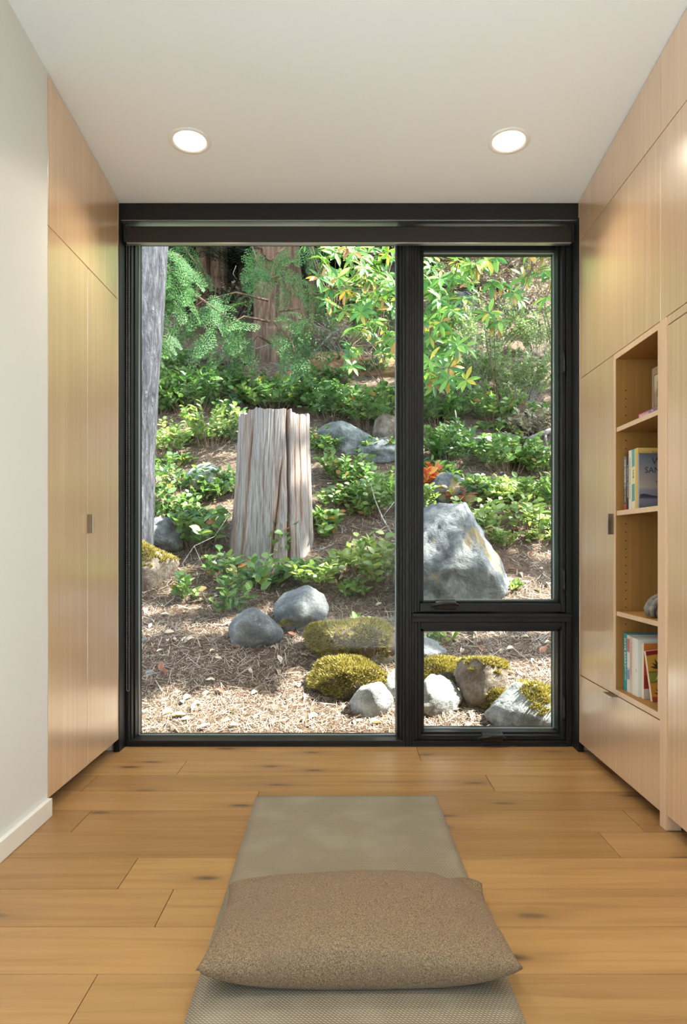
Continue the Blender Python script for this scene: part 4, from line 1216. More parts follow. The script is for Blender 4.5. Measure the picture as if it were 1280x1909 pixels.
# cedar spray: one flat drooping frond, length 1 along +y
def spray_template(n=8, seed=1):
    r = random.Random(seed)
    V, F = [], []
    def blade(p, d, w, l_):
        s = Vector((d.y, -d.x, 0)).normalized() * w
        k = len(V)
        e = p + d * l_
        m_ = p + d * l_ * 0.45
        V.extend([tuple(p), tuple(m_ + s), tuple(e), tuple(m_ - s)])
        F.append((k, k + 1, k + 2, k + 3))
    for i in range(n):
        t = (i + 0.4) / n
        z0 = -0.22 * t * t
        for sg in (-1, 1):
            L = 0.40 * (1 - t) ** 0.8 * min(1, t * 5 + 0.35) + 0.05
            ang = math.radians(52 - 16 * t + r.uniform(-6, 6))
            d = Vector((sg * math.sin(ang), math.cos(ang), -0.18))
            p0 = Vector((0, t, z0))
            nb = max(2, int(L / 0.085))
            for b in range(nb):
                q = (b + 0.3) / nb
                p = p0 + d * L * q + Vector((0, 0, -0.10 * q * q * L))
                for s2 in (-1, 1):
                    a2 = ang * sg + s2 * math.radians(38)
                    blade(p, Vector((math.sin(a2), math.cos(a2), -0.25)), 0.018, 0.125 * (1.1 - 0.6 * q))
            blade(p0 + d * L * 0.9, d, 0.012, 0.09)
    for b in range(4):
        blade(Vector((0, 0.92 + 0.02 * b, -0.2)), Vector((r.uniform(-.3, .3), 1, -0.3)).normalized(), 0.013, 0.10)
    return np.array(V, dtype=np.float32), np.array(F, dtype=np.int32)
T_SPRAY = spray_template()
T_SPRAY_COARSE = spray_template(8, 3)

def branch(parent, origin, pts, n, size, mat='cedar', spread=0.10, seed=0, tm=None, name='branch', up=0.0):
    """bough: a woody limb with hanging sprays; pts in world, origin = world position of the tree"""
    r = random.Random(seed)
    pts = [Vector(p) - Vector(origin) for p in pts]
    o = MB().tube(pts, [0.016 - 0.012 * i / (len(pts) - 1) for i in range(len(pts))], 5).build(name, M['bark_red'], parent, smooth=True)
    P, D, N, L = [], [], [], []
    for i in range(n):
        t = (0.12 + 0.88 * (i + r.random()) / n) * (len(pts) - 1)
        k = min(int(t), len(pts) - 2); f = t - k
        p = pts[k].lerp(pts[k + 1], f)
        tan = (pts[k + 1] - pts[k]).normalized()
        sd = tan.cross(Vector((0, 0, 1))).normalized()
        d = tan * r.uniform(0.2, 1.0) + sd * r.choice((-1, 1)) * r.uniform(0.2, 1.0) + Vector((0, -0.15, r.uniform(-0.75, -0.1) + up))
        P.append(tuple(p + Vector((r.uniform(-1, 1), r.uniform(-1, 1), r.uniform(-1, 0.6))) * spread)); D.append(tuple(d.normalized()))
        N.append((r.uniform(-.4, .4), r.uniform(-1.2, -0.2), r.uniform(0.4, 1))); L.append(size * r.uniform(0.7, 1.2))
    fo = link(bpy.data.objects.new('foliage', scatter_mesh('foliage', tm or T_SPRAY, np.array(P), np.array(D), np.array(N), np.array(L), M[mat], False)), o)
    tag(fo, kind='stuff')
    return o

def tree(name, label, foot, top_shift, height, r0, r1, mat, group=None, cat='tree', seed=0, **kw):
    root = tag(empty(name, foot), label, cat, group)
    n = 6
    pts = [Vector((top_shift[0] * t, top_shift[1] * t, -0.3 + (height + 0.3) * t)) for t in [i / n for i in range(n + 1)]]
    rad = [r0 * (1.25 if i == 0 else 1) * (1 - i / n) + r1 * i / n for i in range(n + 1)]
    trunk_mesh('trunk', pts, rad, mat, root, seed=seed, **kw)
    return root

def crown(root, center, radii, n, leaf, mat, seed, clumps=14, name='crown'):
    """leaf masses overhead, clumped so that sun patches fall between them"""
    r = np.random.default_rng(seed)
    C = r.normal(size=(clumps, 3)); C /= np.linalg.norm(C, axis=1, keepdims=True)
    C = C * (r.random((clumps, 1)) ** 0.4) * np.array(radii) * 0.85
    idx = r.integers(0, clumps, n)
    P = C[idx] + r.normal(size=(n, 3)) * np.array(radii) * 0.16 + np.array(center)
    D = r.normal(size=(n, 3)); N = r.normal(size=(n, 3)) + np.array([0, 0, 1.2])
    o = link(bpy.data.objects.new(name, scatter_mesh(name, T_SALAL, P, D, N, leaf * r.uniform(0.6, 1.3, n), M[mat])), root)
    return tag(o, kind='stuff')

# grey trunk cut off by the edge of the left pane
yb = 5.3
f0 = Vector((at(264, 800, yb).x - 0.21, yb, 0)); f0.z = H(f0.x, yb)
tg = tree('fir_tree', 'straight grey barked trunk at the left edge of the window', f0, ((at(296, 400, yb).x - at(264, 800, yb).x) / (400 * yb / FPX) * 6.5, 0, 0), 6.5, 0.22, 0.16, 'bark_grey', rough=0.05, freq=7, seed=3)
crown(tg, (0.9, -0.3, 6.6), (2.0, 1.8, 1.3), 1500, 0.22, 'canopy', 5, 10)

# big red-brown conifer behind the stump with cedar boughs
yt = 9.6
f1 = Vector((at(523, 735, yt).x, yt, 0)); f1.z = H(f1.x, yt)
tc = tree('cedar_tree', 'thick red-brown cedar trunk with drooping green boughs behind the stump', f1, (-0.25, 0.1, 0), 9.0, 0.31, 0.22, 'bark_red', rough=0.16, freq=4.5, seed=8)
boughs = [  # pixel polyline, depth, sprays, size
    ([(500, 560), (440, 545), (380, 560), (335, 590)], 8.0, 30, 0.42), ([(505, 600), (455, 590), (420, 610), (390, 640)], 7.8, 26, 0.40),
    ([(520, 580), (560, 575), (572, 600), (566, 630)], 7.9, 22, 0.38), ([(505, 640), (480, 625), (470, 640)], 7.9, 14, 0.36),
    ([(500, 520), (540, 510), (560, 530), (575, 555)], 8.2, 20, 0.38), ([(510, 600), (530, 620), (545, 640), (550, 665)], 7.8, 20, 0.34),
    ([(450, 430), (470, 460), (480, 490), (470, 515)], 8.4, 22, 0.36),
    ([(560, 430), (540, 455), (520, 470), (500, 480)], 8.3, 18, 0.36), ([(590, 430), (600, 460), (590, 490)], 8.4, 16, 0.36),
    ([(350, 540), (400, 575), (430, 600)], 7.7, 16, 0.36), ([(330, 430), (350, 470), (372, 500)], 9.0, 16, 0.36),
]
for i, (px, yy, n, sz) in enumerate(boughs):
    branch(tc, f1, [at(a, b, yy + 0.25 * (0.5 - k / len(px))) for k, (a, b) in enumerate(px)], int(n * 0.55), sz * 0.95, seed=100 + i, spread=0.16)
# younger fir at the left edge: boughs coming in beside the grey trunk
f2 = Vector((at(235, 760, 7.2).x, 7.2, 0)); f2.z = H(f2.x, 7.2)
tf = tree('young_fir', 'young fir whose green boughs reach in beside the grey trunk', f2, (0.1, 0, 0), 4.5, 0.06, 0.02, 'bark_red', rough=0.06, seed=4)
for i, (px, n, sz) in enumerate([([(250, 455), (300, 470), (340, 480)], 14, 0.30), ([(250, 480), (300, 500), (345, 505)], 14, 0.30), ([(250, 515), (300, 530), (350, 540)], 16, 0.32), ([(245, 520), (290, 540), (330, 555)], 12, 0.28), ([(240, 575), (275, 580), (300, 588)], 8, 0.22), ([(240, 612), (285, 622), (312, 630)], 9, 0.22), ([(240, 660), (270, 650), (290, 660)], 7, 0.2)]):
    branch(tf, f2, [at(a, b, 7.0) for a, b in px], n, sz, seed=200 + i, spread=0.05)
# thin trunks and the dark wood behind
for i, (u, v, w, lean, lab) in enumerate([
        (575, 705, 15, 0.02, 'slim grey-brown trunk right of the cedar'), (381, 690, 26, -0.02, 'dim brown trunk left of the cedar'),
        (420, 700, 7, 0.0, 'thin pole-like stem between the dim trunk and the cedar'), (310, 650, 34, 0.03, 'broad dark trunk deep in the shade behind the young fir'),
        (450, 660, 14, 0.03, 'shaded trunk just left of the cedar'), (640, 640, 22, 0.0, 'shaded trunk behind the rhododendron')]):
    yy = 10.2 + 0.5 * i
    p = Vector((at(u, v, yy).x, yy, 0)); p.z = H(p.x, yy)
    tree('forest_tree', lab, p, (lean * 7, 0, 0), 8.0, w / 2 * yy / FPX, w / 2.6 * yy / FPX, 'bark_red', 'trees in the shade behind the stump', seed=20 + i, seg=18, rough=0.12)
dk = [(-3.6, 10.9), (-2.75, 11.3), (-1.95, 10.8), (-0.55, 11.2), (0.35, 11.0), (-4.6, 12.2), (-3.3, 13.0), (-2.2, 12.4), (-1.1, 13.4), (-0.1, 12.8), (0.8, 14.0), (-5.6, 13.8), (-2.8, 15.0), (-0.6, 15.4), (1.9, 14.6), (3.2, 15.2), (4.6, 15.0)]
names = ['close behind the young fir', 'close left of the dim trunk', 'close behind the boughs', 'close right of the cedar trunk', 'close behind the log', 'at the far left', 'second from the far left', 'left of the dim trunk', 'behind the cedar', 'right of the cedar', 'behind the rhododendron', 'outermost on the left', 'deep behind the young fir', 'deep behind the cedar', 'behind the mullion', 'high above the grey outcrop', 'at the far right']
for i, (x, yy) in enumerate(dk):
    p = Vector((x, yy, H(x, yy)))
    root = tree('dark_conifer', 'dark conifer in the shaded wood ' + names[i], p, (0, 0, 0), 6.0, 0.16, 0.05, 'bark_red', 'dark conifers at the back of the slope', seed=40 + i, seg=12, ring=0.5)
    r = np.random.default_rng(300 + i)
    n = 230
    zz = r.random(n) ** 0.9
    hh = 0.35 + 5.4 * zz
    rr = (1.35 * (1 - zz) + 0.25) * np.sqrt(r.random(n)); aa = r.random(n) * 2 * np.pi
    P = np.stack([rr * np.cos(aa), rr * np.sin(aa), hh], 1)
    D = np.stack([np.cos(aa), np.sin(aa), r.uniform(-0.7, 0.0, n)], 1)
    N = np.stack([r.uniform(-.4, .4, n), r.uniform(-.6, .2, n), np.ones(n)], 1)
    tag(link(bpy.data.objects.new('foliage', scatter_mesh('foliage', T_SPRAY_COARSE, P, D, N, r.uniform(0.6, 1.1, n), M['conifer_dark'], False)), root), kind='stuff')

# unseen trees added beside the plot: crowns placed to dapple and darken the slope
for i, (x, yy, cx, cy, cz, rad, n, lab) in enumerate([
        (6.4, 5.2, 5.0, 5.4, 7.0, (1.5, 1.3, 1.0), 330, 'tall added shade tree beside the plot, its crown shading the mulch'),
        (8.5, 8.6, 6.6, 7.8, 9.0, (1.9, 1.5, 1.3), 600, 'tall added shade tree higher up beside the plot'),
        (5.2, 12.0, 4.2, 10.6, 10.6, (2.6, 1.9, 1.4), 1500, 'tall added shade tree shading the wood behind the stump'),
        (2.8, 17.0, 3.0, 13.5, 13.5, (3.2, 2.2, 1.6), 1700, 'tall added shade tree at the back of the slope'),
        (-3.4, 10.5, -2.2, 10.2, 8.6, (2.6, 2.0, 0.8), 2600, 'dense added shade tree shading the wood left of the cedar'),
        (0.9, 11.2, 0.0, 10.8, 9.4, (2.2, 1.6, 0.8), 1800, 'dense added shade tree shading the cedar'),
        (3.4, 10.4, 2.5, 9.2, 8.7, (2.3, 1.6, 0.9), 2400, 'dense added shade tree between sun and cedar'),
        (4.6, 4.7, 2.95, 4.30, 5.4, (0.85, 0.34, 0.35), 170, 'slim added shade tree shading the mulch by the left pane')]):
    p = Vector((x, yy, H(x, yy)))
    root = tree('shade_tree', lab, p, (cx - x, cy - yy, 0), cz - p.z, 0.2, 0.1, 'bark_grey', 'added shade trees beside the plot', seed=60 + i, seg=14, ring=0.6)
    crown(root, (cx - x, cy - yy, cz - p.z), rad, n, 0.30, 'canopy', 70 + i, 16)

# fallen log half buried in needles
yl = 9.0
pl = [at(560, 700, yl), at(600, 692, yl + 0.05), at(650, 696, yl + 0.05), at(700, 700, yl), at(760, 702, yl - 0.05)]
lg = tag(empty('fallen_log', pl[2]), 'rotten orange-brown log lying on the slope behind the stump', 'log')
m = MB(); V, F = [], []
N_ = 36
seg = 28
for j in range(N_ + 1):
    t = j / N_ * 4
    k = min(int(t), 3); f = t - k
    p = pl[k].lerp(pl[k + 1], f) - pl[2]
    for i in range(seg):
        a = 2 * math.pi * i / seg
        rr = 0.235 * (1 + 0.13 * mnoise.noise(Vector((p.x * 2, math.cos(a) * 2, math.sin(a) * 2))) + 0.05 * mnoise.noise(Vector((p.x * 7, math.cos(a) * 6, math.sin(a) * 6)))) * min(1, 0.55 + j / 8, 1.0)
        V.append((p.x, p.y + rr * math.cos(a), p.z + rr * 0.95 * math.sin(a)))
for j in range(N_):
    for i in range(seg):
        a, b = j * seg + i, j * seg + (i + 1) % seg
        F.append((a, b, b + seg, a + seg))
link(bpy.data.objects.new('wood', mesh_np('wood', V, F, M['bark_log'], True)), lg)
P = []
for k in range(1500):
    x = rng.uniform(-0.55, 0.85); a = rng.uniform(0.6, 2.4)
    P.append((x, 0.24 * math.cos(a) + 0.05, 0.235 * math.sin(a) + 0.012))
n = len(P)
tag(link(bpy.data.objects.new('needle_cover', scatter_mesh('needle_cover', T_BLADE, np.array(P), nrng.normal(size=(n, 3)) * np.array([1, 1, 0.35]), nrng.normal(size=(n, 3)) * 0.4 + np.array([0, -0.3, 1]), nrng.uniform(0.05, 0.14, n), M['litter'], False)), lg), kind='stuff')

# bare grey branch lying across the slope, and dead twigs
def dead_branch(label, px, y, r0, sides=()):
    ps = [at(a, b, y + dy) for a, b, dy in px]
    root = tag(empty('dead_branch', ps[0]), label, 'branch', 'bare dead wood on the slope')
    MB().tube([p - ps[0] for p in ps], [r0 * (1 - 0.7 * i / (len(ps) - 1)) for i in range(len(ps))], 7).build('limb', M['twig'], root, smooth=True)
    for sd in sides:
        q = [at(a, b, y + dy) - ps[0] for a, b, dy in sd]
        MB().tube(q, [r0 * 0.55 * (1 - 0.7 * i / (len(q) - 1)) for i in range(len(q))], 6).build('twig', M['twig'], root, smooth=True)
dead_branch('forked grey branch lying among the shrubs right of the mullion', [(838, 848, 0), (860, 822, 0), (892, 817, .05), (925, 812, .1)], 7.0, 0.028, [[(860, 822, 0), (852, 790, 0), (848, 765, .1)], [(892, 817, 0), (915, 835, 0), (905, 850, 0)]])
dead_branch('thick grey branch end at the right edge of the tall window', [(1045, 798, 0), (1015, 806, 0), (985, 818, .05), (950, 812, .1), (930, 806, .1)], 7.2, 0.034, [[(985, 818, 0), (965, 850, 0)], [(1015, 806, 0), (1020, 840, 0)]])
dead_branch('thin bare twig in front of the cedar trunk', [(555, 690, 0), (530, 683, 0), (505, 676, 0), (492, 684, 0)], 8.6, 0.008, [[(530, 683, 0), (536, 700, 0), (545, 708, 0)]])
dead_branch('bare pale twig in the dark left of the cedar', [(455, 640, 0), (478, 650, 0), (505, 640, 0)], 8.8, 0.008, [[(455, 640, 0), (447, 660, 0)], [(440, 495, 0), (434, 510, 0), (441, 520, 0)]])
dead_branch('long curved twig hanging over the log', [(578, 665, 0), (620, 620, 0), (655, 610, 0), (690, 640, 0), (730, 690, 0)], 8.2, 0.010, [[(620, 620, 0), (585, 605, 0), (570, 612, 0)]])
dead_branch('grey twig arching over the mulch left of the stump', [(352, 1085, 0), (340, 1050, 0), (362, 1018, 0), (400, 1000, 0)], 5.2, 0.006, [[(362, 1018, 0), (380, 1060, 0)], [(400, 1000, 0), (425, 962, 0)]])
dead_branch('grey stem rising beside the mullion', [(738, 1010, 0), (712, 965, 0), (698, 930, 0), (690, 900, 0)], 5.6, 0.008, [[(712, 965, 0), (735, 935, 0)]])
dead_branch('short broken stick beside the stump foot', [(594, 1026, 0), (610, 1020, 0), (622, 1013, 0)], 5.45, 0.012)

# ------------------------------------------------------------------ shrubs
# leaves of the nearer plants are single leaves
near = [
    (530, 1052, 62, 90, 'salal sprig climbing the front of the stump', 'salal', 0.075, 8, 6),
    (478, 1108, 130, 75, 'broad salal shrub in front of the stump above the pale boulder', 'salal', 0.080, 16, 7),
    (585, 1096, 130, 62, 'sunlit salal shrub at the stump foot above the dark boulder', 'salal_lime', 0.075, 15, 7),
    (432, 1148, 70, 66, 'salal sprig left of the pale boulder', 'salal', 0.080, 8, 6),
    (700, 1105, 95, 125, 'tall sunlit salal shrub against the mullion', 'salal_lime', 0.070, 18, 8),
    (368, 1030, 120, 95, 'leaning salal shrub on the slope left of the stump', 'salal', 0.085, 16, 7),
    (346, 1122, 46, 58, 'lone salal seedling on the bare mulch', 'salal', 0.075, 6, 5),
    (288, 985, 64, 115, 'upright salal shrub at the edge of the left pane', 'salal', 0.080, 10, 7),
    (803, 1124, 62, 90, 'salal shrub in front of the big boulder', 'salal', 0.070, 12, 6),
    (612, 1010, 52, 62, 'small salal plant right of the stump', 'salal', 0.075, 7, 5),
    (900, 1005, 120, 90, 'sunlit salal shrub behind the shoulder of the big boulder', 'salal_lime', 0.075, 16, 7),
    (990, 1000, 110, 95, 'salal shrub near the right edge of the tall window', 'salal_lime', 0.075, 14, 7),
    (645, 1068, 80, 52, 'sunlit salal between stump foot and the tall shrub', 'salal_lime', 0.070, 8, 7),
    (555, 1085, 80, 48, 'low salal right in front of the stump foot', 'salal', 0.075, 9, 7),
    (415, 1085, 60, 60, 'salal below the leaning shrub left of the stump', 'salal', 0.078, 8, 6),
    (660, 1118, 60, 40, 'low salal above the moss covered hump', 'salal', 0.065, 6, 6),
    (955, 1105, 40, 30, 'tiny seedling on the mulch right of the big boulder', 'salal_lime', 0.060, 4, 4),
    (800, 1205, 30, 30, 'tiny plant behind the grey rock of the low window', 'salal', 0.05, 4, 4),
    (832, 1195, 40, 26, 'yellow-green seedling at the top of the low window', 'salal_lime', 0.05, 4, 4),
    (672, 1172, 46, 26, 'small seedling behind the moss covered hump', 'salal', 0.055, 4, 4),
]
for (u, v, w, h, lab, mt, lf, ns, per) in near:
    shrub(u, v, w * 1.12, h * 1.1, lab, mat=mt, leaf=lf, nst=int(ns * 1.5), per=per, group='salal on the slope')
shrub(808, 925, 52, 75, 'sprig of bright red leaves above the big boulder', name='red_sprig', mat='redleaf', leaf=0.10, nst=7, per=7, tname='red')
shrub(858, 955, 80, 60, 'maroon leaved shrub behind the big boulder', name='maroon_shrub', mat='maroon', leaf=0.09, nst=8, per=5, tname='red')
shrub(528, 735, 40, 50, 'few red leaves beside the cedar foot', name='red_sprig', mat='redleaf', leaf=0.09, nst=2, per=3, tname='red')
# farther plants: foliage as one mass
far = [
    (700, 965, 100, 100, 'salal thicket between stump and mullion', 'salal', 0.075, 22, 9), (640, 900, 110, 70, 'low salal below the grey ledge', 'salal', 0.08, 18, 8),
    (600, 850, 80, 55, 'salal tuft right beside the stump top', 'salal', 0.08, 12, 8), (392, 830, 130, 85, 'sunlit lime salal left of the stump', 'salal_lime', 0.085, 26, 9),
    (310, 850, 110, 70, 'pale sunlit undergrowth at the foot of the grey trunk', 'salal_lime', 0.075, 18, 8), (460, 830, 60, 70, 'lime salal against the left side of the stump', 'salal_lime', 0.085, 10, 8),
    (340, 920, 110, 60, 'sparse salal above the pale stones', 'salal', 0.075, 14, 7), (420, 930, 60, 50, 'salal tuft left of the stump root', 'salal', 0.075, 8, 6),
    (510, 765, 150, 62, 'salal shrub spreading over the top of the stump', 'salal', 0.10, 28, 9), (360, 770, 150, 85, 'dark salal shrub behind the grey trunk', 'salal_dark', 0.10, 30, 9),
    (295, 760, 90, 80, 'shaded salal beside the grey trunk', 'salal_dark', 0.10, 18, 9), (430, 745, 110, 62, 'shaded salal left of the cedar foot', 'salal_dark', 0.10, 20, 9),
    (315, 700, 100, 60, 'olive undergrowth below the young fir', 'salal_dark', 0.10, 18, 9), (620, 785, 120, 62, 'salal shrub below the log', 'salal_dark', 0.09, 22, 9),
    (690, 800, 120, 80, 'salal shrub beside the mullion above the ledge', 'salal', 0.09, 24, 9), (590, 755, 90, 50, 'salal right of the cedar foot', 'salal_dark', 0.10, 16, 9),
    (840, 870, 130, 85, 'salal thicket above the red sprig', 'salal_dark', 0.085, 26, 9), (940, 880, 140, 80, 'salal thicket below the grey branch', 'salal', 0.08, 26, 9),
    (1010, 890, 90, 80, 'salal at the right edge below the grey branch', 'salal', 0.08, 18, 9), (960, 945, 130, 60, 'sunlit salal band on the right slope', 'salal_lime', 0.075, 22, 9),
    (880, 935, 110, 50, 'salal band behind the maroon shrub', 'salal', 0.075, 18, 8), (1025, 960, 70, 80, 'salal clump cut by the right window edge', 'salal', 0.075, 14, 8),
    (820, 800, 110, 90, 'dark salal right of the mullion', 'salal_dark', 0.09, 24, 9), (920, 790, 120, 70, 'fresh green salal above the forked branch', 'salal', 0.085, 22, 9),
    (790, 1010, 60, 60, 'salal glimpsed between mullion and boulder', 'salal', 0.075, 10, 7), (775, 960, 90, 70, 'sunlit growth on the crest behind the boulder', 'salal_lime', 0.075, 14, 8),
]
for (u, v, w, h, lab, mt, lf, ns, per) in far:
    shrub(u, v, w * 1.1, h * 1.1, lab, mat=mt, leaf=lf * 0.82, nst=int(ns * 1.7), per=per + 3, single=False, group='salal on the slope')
zones = [  # clumps that nothing tells apart: zone in pixels, how many, look
    (270, 460, 700, 800, 12, 'salal_dark', 0.09, 'low dark salal clump in the undergrowth behind the grey trunk'),
    (470, 735, 720, 790, 12, 'salal_dark', 0.085, 'low dark salal clump in the undergrowth below the log'),
    (590, 735, 850, 1040, 12, 'salal', 0.07, 'low salal clump in the litter between stump and mullion'),
    (270, 430, 820, 980, 12, 'salal', 0.07, 'low salal clump in the litter left of the stump'),
    (790, 1035, 760, 900, 16, 'salal', 0.075, 'low salal clump in the undergrowth around the grey branches'),
    (830, 1035, 900, 1030, 12, 'salal_lime', 0.065, 'low sunlit salal clump on the slope right of the boulder'),
    (1045, 1330, 620, 1000, 16, 'salal', 0.075, 'low salal clump on the slope beyond the right window edge'),
    (30, 245, 720, 1000, 10, 'salal', 0.075, 'low salal clump on the slope beyond the left window edge'),
    (560, 735, 640, 720, 8, 'salal_dark', 0.08, 'low clump of leaves around the log'),
]
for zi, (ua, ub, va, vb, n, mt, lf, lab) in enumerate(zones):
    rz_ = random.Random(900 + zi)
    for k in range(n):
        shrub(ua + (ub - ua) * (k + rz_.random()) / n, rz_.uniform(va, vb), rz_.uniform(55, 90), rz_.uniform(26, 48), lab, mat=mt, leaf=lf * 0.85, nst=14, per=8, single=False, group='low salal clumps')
huck = [
    (870, 740, 170, 130, 'fine leaved huckleberry bush in the middle of the tall window', 'huckle', 60, 26), (970, 750, 160, 120, 'fine leaved huckleberry bush by the right edge', 'huckle', 55, 26),
    (900, 660, 200, 120, 'huckleberry bush below the grey outcrop', 'huckle', 60, 26), (1010, 670, 150, 130, 'pale huckleberry bush at the right edge', 'huckle', 50, 26),
    (960, 590, 190, 120, 'sunlit brushwood above the huckleberries', 'brush', 60, 24), (870, 540, 190, 110, 'bare pale brushwood below the rhododendron', 'brush', 60, 24),
    (1000, 520, 190, 110, 'pale brushwood high at the right', 'brush', 60, 24), (900, 480, 230, 90, 'dry brushwood at the top of the slope', 'brush', 60, 24),
    (650, 660, 160, 90, 'dry brush behind the log', 'brush', 40, 22), (790, 640, 150, 120, 'huckleberry bush behind the mullion', 'huckle', 50, 24),
    (700, 620, 170, 110, 'dim brush behind the rhododendron', 'huckle', 46, 24), (820, 720, 130, 80, 'huckleberry tuft right of the mullion', 'huckle', 40, 24),
    (1000, 820, 120, 70, 'brown brush above the branch end', 'brush', 36, 22), (420, 690, 110, 60, 'grey lichen covered brush in the shade', 'brush', 40, 22),
    (300, 640, 120, 90, 'dry undergrowth in the shade of the young fir', 'brush', 26, 18), (420, 600, 190, 90, 'brown undergrowth deep in the shade', 'brush', 26, 18),
]
for (u, v, w, h, lab, mt, ns, per) in huck:
    shrub(u, v, w, h, lab, name='huckleberry_bush' if mt == 'huckle' else 'brushwood', mat=mt, leaf=0.046 if mt == 'huckle' else 0.055, nst=int(ns * 1.4), per=per + 6, single=False, tm=T_SMALL if mt == 'huckle' else T_BLADE if False else T_SMALL, group='fine bushes high on the slope', stem='twig')

# rhododendrons: whorls of long leaves at the branch ends
def rhodo(label, foot, whorls, seed, lf=0.14, mass=False):
    r = random.Random(seed)
    root = tag(empty('rhododendron', foot), label, 'shrub', 'rhododendrons hanging into the view')
    me = leaf_mesh('rhodo', T_RHODO, M['rhodo']); my = leaf_mesh('rhodo', T_RHODO, M['rhodo_yellow'])
    sm_ = MB()
    acc = []
    ends = [p - Vector(foot) for p, _ in whorls]
    limbs = []
    for k in range(3):
        q = ends[(k * len(ends)) // 3 + len(ends) // 9]
        mid = Vector((q.x * 0.25, 0.25 + q.y * 0.2, q.z * 0.55))
        pts = [mid * 2 * t * (1 - t) + q * t * t for t in [i / 6 for i in range(7)]]
        limbs.append(pts)
        sm_.tube(pts, [0.006 * (1 - 0.6 * i / 6) for i in range(7)], 6, cap=False)
    for (p, yellow) in whorls:
        q = p - Vector(foot)
        lim = min(limbs, key=lambda L_: min((q - c_).length for c_ in L_[2:]))
        c0 = min(lim[2:], key=lambda c_: (q - c_).length)
        sm_.tube([c0, c0.lerp(q, 0.5) + Vector((0, 0, -0.03)), q], [0.0045, 0.0035, 0.0025], 5, cap=False)
        ax = Vector((r.uniform(-.5, .5), r.uniform(-0.9, 0.0), r.uniform(0.2, 0.9))).normalized()
        s1 = ax.orthogonal().normalized(); s2 = ax.cross(s1)
        n = r.randint(6, 9)
        a0 = r.uniform(0, 6.28)
        for k in range(n):
            a = a0 + 2 * math.pi * k / n + r.uniform(-.2, .2)
            rad = s1 * math.cos(a) + s2 * math.sin(a)
            d = (rad + ax * r.uniform(-0.1, 0.55) + Vector((0, 0, -0.25))).normalized()
            nn = ax - rad * 0.2
            if mass:
                acc.append((tuple(q), tuple(d), tuple(nn), lf * r.uniform(0.7, 1.15)))
            else:
                leaf_object(root, me, q, d, nn, lf * r.uniform(0.7, 1.15))
        for k in range(yellow):
            a = r.uniform(0, 6.28)
            d = (Vector((math.cos(a) * 0.45, math.sin(a) * 0.45, -1))).normalized()
            leaf_object(root, my, q - Vector((0, 0, 0.02)), d, Vector((math.cos(a), -1, 0.2)), lf * r.uniform(0.7, 1.0))
    sm_.build('stems', M['twig_brown'], root, smooth=True)
    if mass:
        fo = scatter_mesh('foliage', T_RHODO, np.array([a[0] for a in acc]), np.array([a[1] for a in acc]), np.array([a[2] for a in acc]), np.array([a[3] for a in acc]), M['rhodo'])
        tag(link(bpy.data.objects.new('foliage', fo), root), kind='stuff')
    return root
def foot_at(u, v):
    return G(u, v)
def spots(boxes, seed, y0, y1):
    r = random.Random(seed); out = []
    for (u0, u1, v0, v1, n, ye) in boxes:
        for _ in range(n):
            out.append((at(r.uniform(u0, u1), r.uniform(v0, v1), r.uniform(y0, y1)), r.choice((1, 2)) if r.random() < ye else 0))
    return out
rhodo('rhododendron with yellowing leaves hanging behind the mullion', foot_at(715, 720), spots([(585, 740, 448, 520, 14, 0.5), (600, 740, 520, 590, 12, 0.35), (640, 740, 590, 650, 7, 0.4), (650, 740, 650, 690, 3, 0.2)], 5, 6.4, 7.0), 5)
rhodo('rhododendron with glossy whorls at the left of the tall right window', foot_at(800, 760), spots([(785, 880, 448, 540, 13, 0.25), (785, 850, 540, 630, 9, 0.3), (785, 870, 630, 715, 13, 0.3)], 6, 6.1, 6.8), 6)
rhodo('bright rhododendron sprays dangling in the middle of the tall right window', foot_at(930, 760), spots([(880, 900, 490, 530, 2, 0.4), (915, 960, 520, 560, 3, 0.8), (905, 950, 580, 610, 3, 0.6), (850, 880, 520, 560, 2, 0.5), (880, 930, 450, 490, 4, 0.1)], 7, 6.0, 6.4), 7)
rhodo('rhododendron branch in the upper right corner of the window', foot_at(1060, 740), spots([(985, 1045, 445, 510, 9, 0.5), (960, 1040, 510, 560, 5, 0.2)], 8, 6.1, 6.6), 8)

rhodo('dense rhododendron mass filling the top of the large pane near the mullion', foot_at(690, 690), spots([(570, 745, 440, 520, 34, 0.1), (610, 745, 520, 600, 30, 0.1), (650, 745, 600, 660, 14, 0.1)], 15, 7.2, 8.0), 15, 0.15, True)
rhodo('dense rhododendron mass at the left edge of the tall right window', foot_at(790, 720), spots([(760, 900, 440, 520, 24, 0.1), (760, 860, 520, 640, 26, 0.1), (760, 850, 640, 720, 18, 0.1), (900, 1040, 440, 480, 14, 0.1)], 16, 7.0, 7.8), 16, 0.15, True)

# ------------------------------------------------------------------ litter on the ground
def litter(n, y0, y1, x_of, lmin, lmax, seed, name, label):
    r = np.random.default_rng(seed)
    ys = y0 + (y1 - y0) * r.random(n)
    xs = np.array([r.uniform(*x_of(yy)) for yy in ys])
    zs = np.array([H(x, yy) for x, yy in zip(xs, ys)]) + r.uniform(0.001, 0.016, n)
    a = r.random(n) * 2 * np.pi
    sl = 0.45
    D = np.stack([np.cos(a), np.sin(a), sl * np.sin(a) + r.normal(0, 0.16, n)], 1)
    N = np.stack([r.normal(0, 0.3, n), -sl + r.normal(0, 0.3, n), np.ones(n)], 1)
    L = r.uniform(lmin, lmax, n) * (1 + 0.8 * (r.random(n) > 0.93))
    o = link(bpy.data.objects.new(name, scatter_mesh(name, T_BLADE, np.stack([xs, ys, zs], 1), D, N, L, M['litter'], False)))
    return tag(o, label, 'litter', kind='stuff')
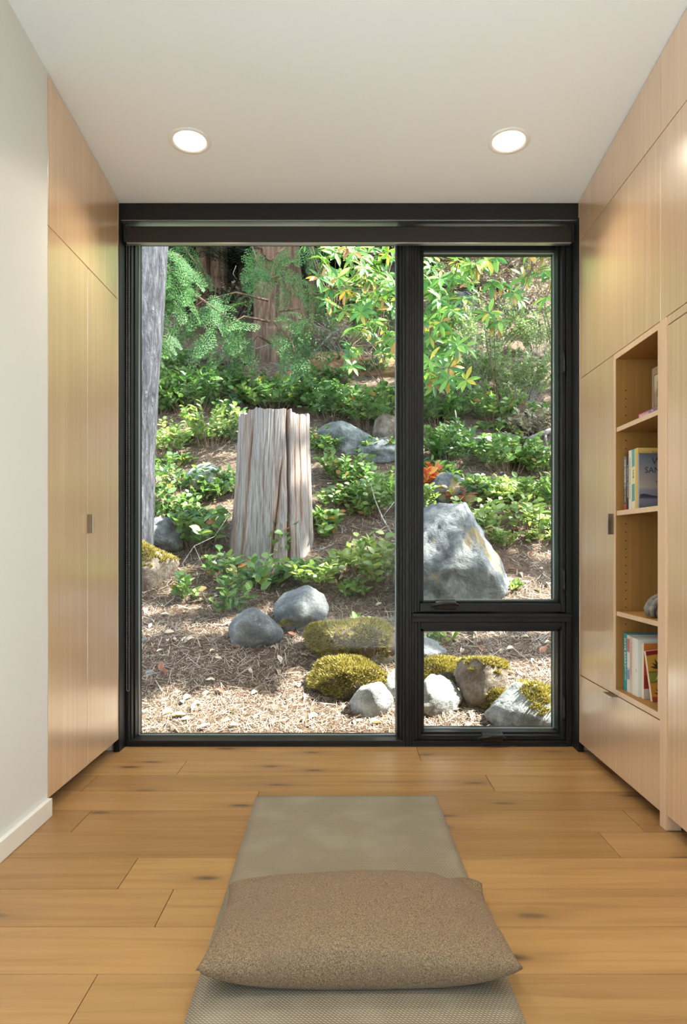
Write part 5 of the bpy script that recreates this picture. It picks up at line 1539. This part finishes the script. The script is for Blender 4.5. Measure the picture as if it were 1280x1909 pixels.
litter(54000, 3.64, 5.2, lambda y: (-0.42 * y, 0.42 * y), 0.018, 0.060, 1, 'needle_litter', 'brown needles and bark shreds covering the ground near the window')
litter(42000, 5.2, 9.5, lambda y: (-0.42 * y, 0.42 * y), 0.03, 0.09, 2, 'twig_litter', 'dry twigs and needles on the slope among the shrubs')
r = random.Random(77)
drys = [leaf_mesh('dry', T_DRY, M['dry']), leaf_mesh('dry2', leaf_template(0.42, 1.4, 0.35, 4), M['dry'])]
rust_me = leaf_mesh('dry3', T_DRY, M['dry_rust'])
def fallen(u, v, L, rust=False):
    p = G(u, v)
    a = r.uniform(0, 6.28)
    s = 0.42
    root = leaf_object(None, rust_me if rust else r.choice(drys), (p.x, p.y, p.z + 0.012), (math.cos(a), math.sin(a), s * math.sin(a)), (r.uniform(-.3, .3), -s + r.uniform(-.4, .3), 1), L, 'fallen_leaf')
    zone = 'in the low right window' if u > 760 and v > 1150 else 'in the tall right window' if u > 760 else 'near the sill of the large pane' if v > 1240 else 'around the boulders of the large pane' if v > 1050 else 'on the slope beside the stump'
    return tag(root, ('rust red fallen leaf on the mulch ' if rust else 'pale dry fallen leaf on the mulch ') + zone, 'leaf', 'rust red fallen leaves' if rust else 'pale fallen leaves')
for (u, v) in [(336, 1310), (352, 1302), (372, 1318), (362, 1328), (345, 1335), (300, 1336), (388, 1352), (356, 1342), (424, 1354), (404, 1228), (388, 1222), (412, 1232), (303, 1184), (341, 1198), (362, 1192), (284, 1166), (351, 1142), (372, 1124), (460, 1250), (520, 1242), (566, 1338), (590, 1338), (700, 1328), (660, 1350), (690, 1356), (600, 1192), (512, 1204), (268, 1140), (430, 1345), (570, 1300), (480, 1290), (390, 1293), (880, 1344), (870, 1335), (925, 1170), (960, 1196), (985, 1190), (940, 1215), (1000, 1240), (975, 1262), (890, 1185), (860, 1215), (1015, 1205), (950, 1255), (930, 1240), (950, 1100), (985, 1090), (1010, 1105), (970, 1070), (1005, 1060), (940, 1085), (1020, 1090), (640, 1080), (655, 1060), (620, 1075), (648, 1030), (610, 940), (640, 935), (380, 880), (355, 905), (350, 860), (400, 870), (330, 870), (310, 835)]:
    fallen(u + r.uniform(-4, 4), v + r.uniform(-3, 3), r.uniform(0.045, 0.085))
for _ in range(70):
    fallen(r.uniform(265, 1030), r.uniform(1075, 1362), r.uniform(0.03, 0.06))
for (u, v) in [(282, 1215), (300, 1256), (418, 1298), (434, 1210), (552, 1190), (590, 1165), (470, 1083), (305, 1073), (298, 1080), (345, 1108), (900, 1218), (950, 1172), (1005, 1222), (985, 1040), (920, 970), (310, 1262), (945, 1065), (1000, 990), (960, 990)]:
    fallen(u, v, r.uniform(0.05, 0.075), True)
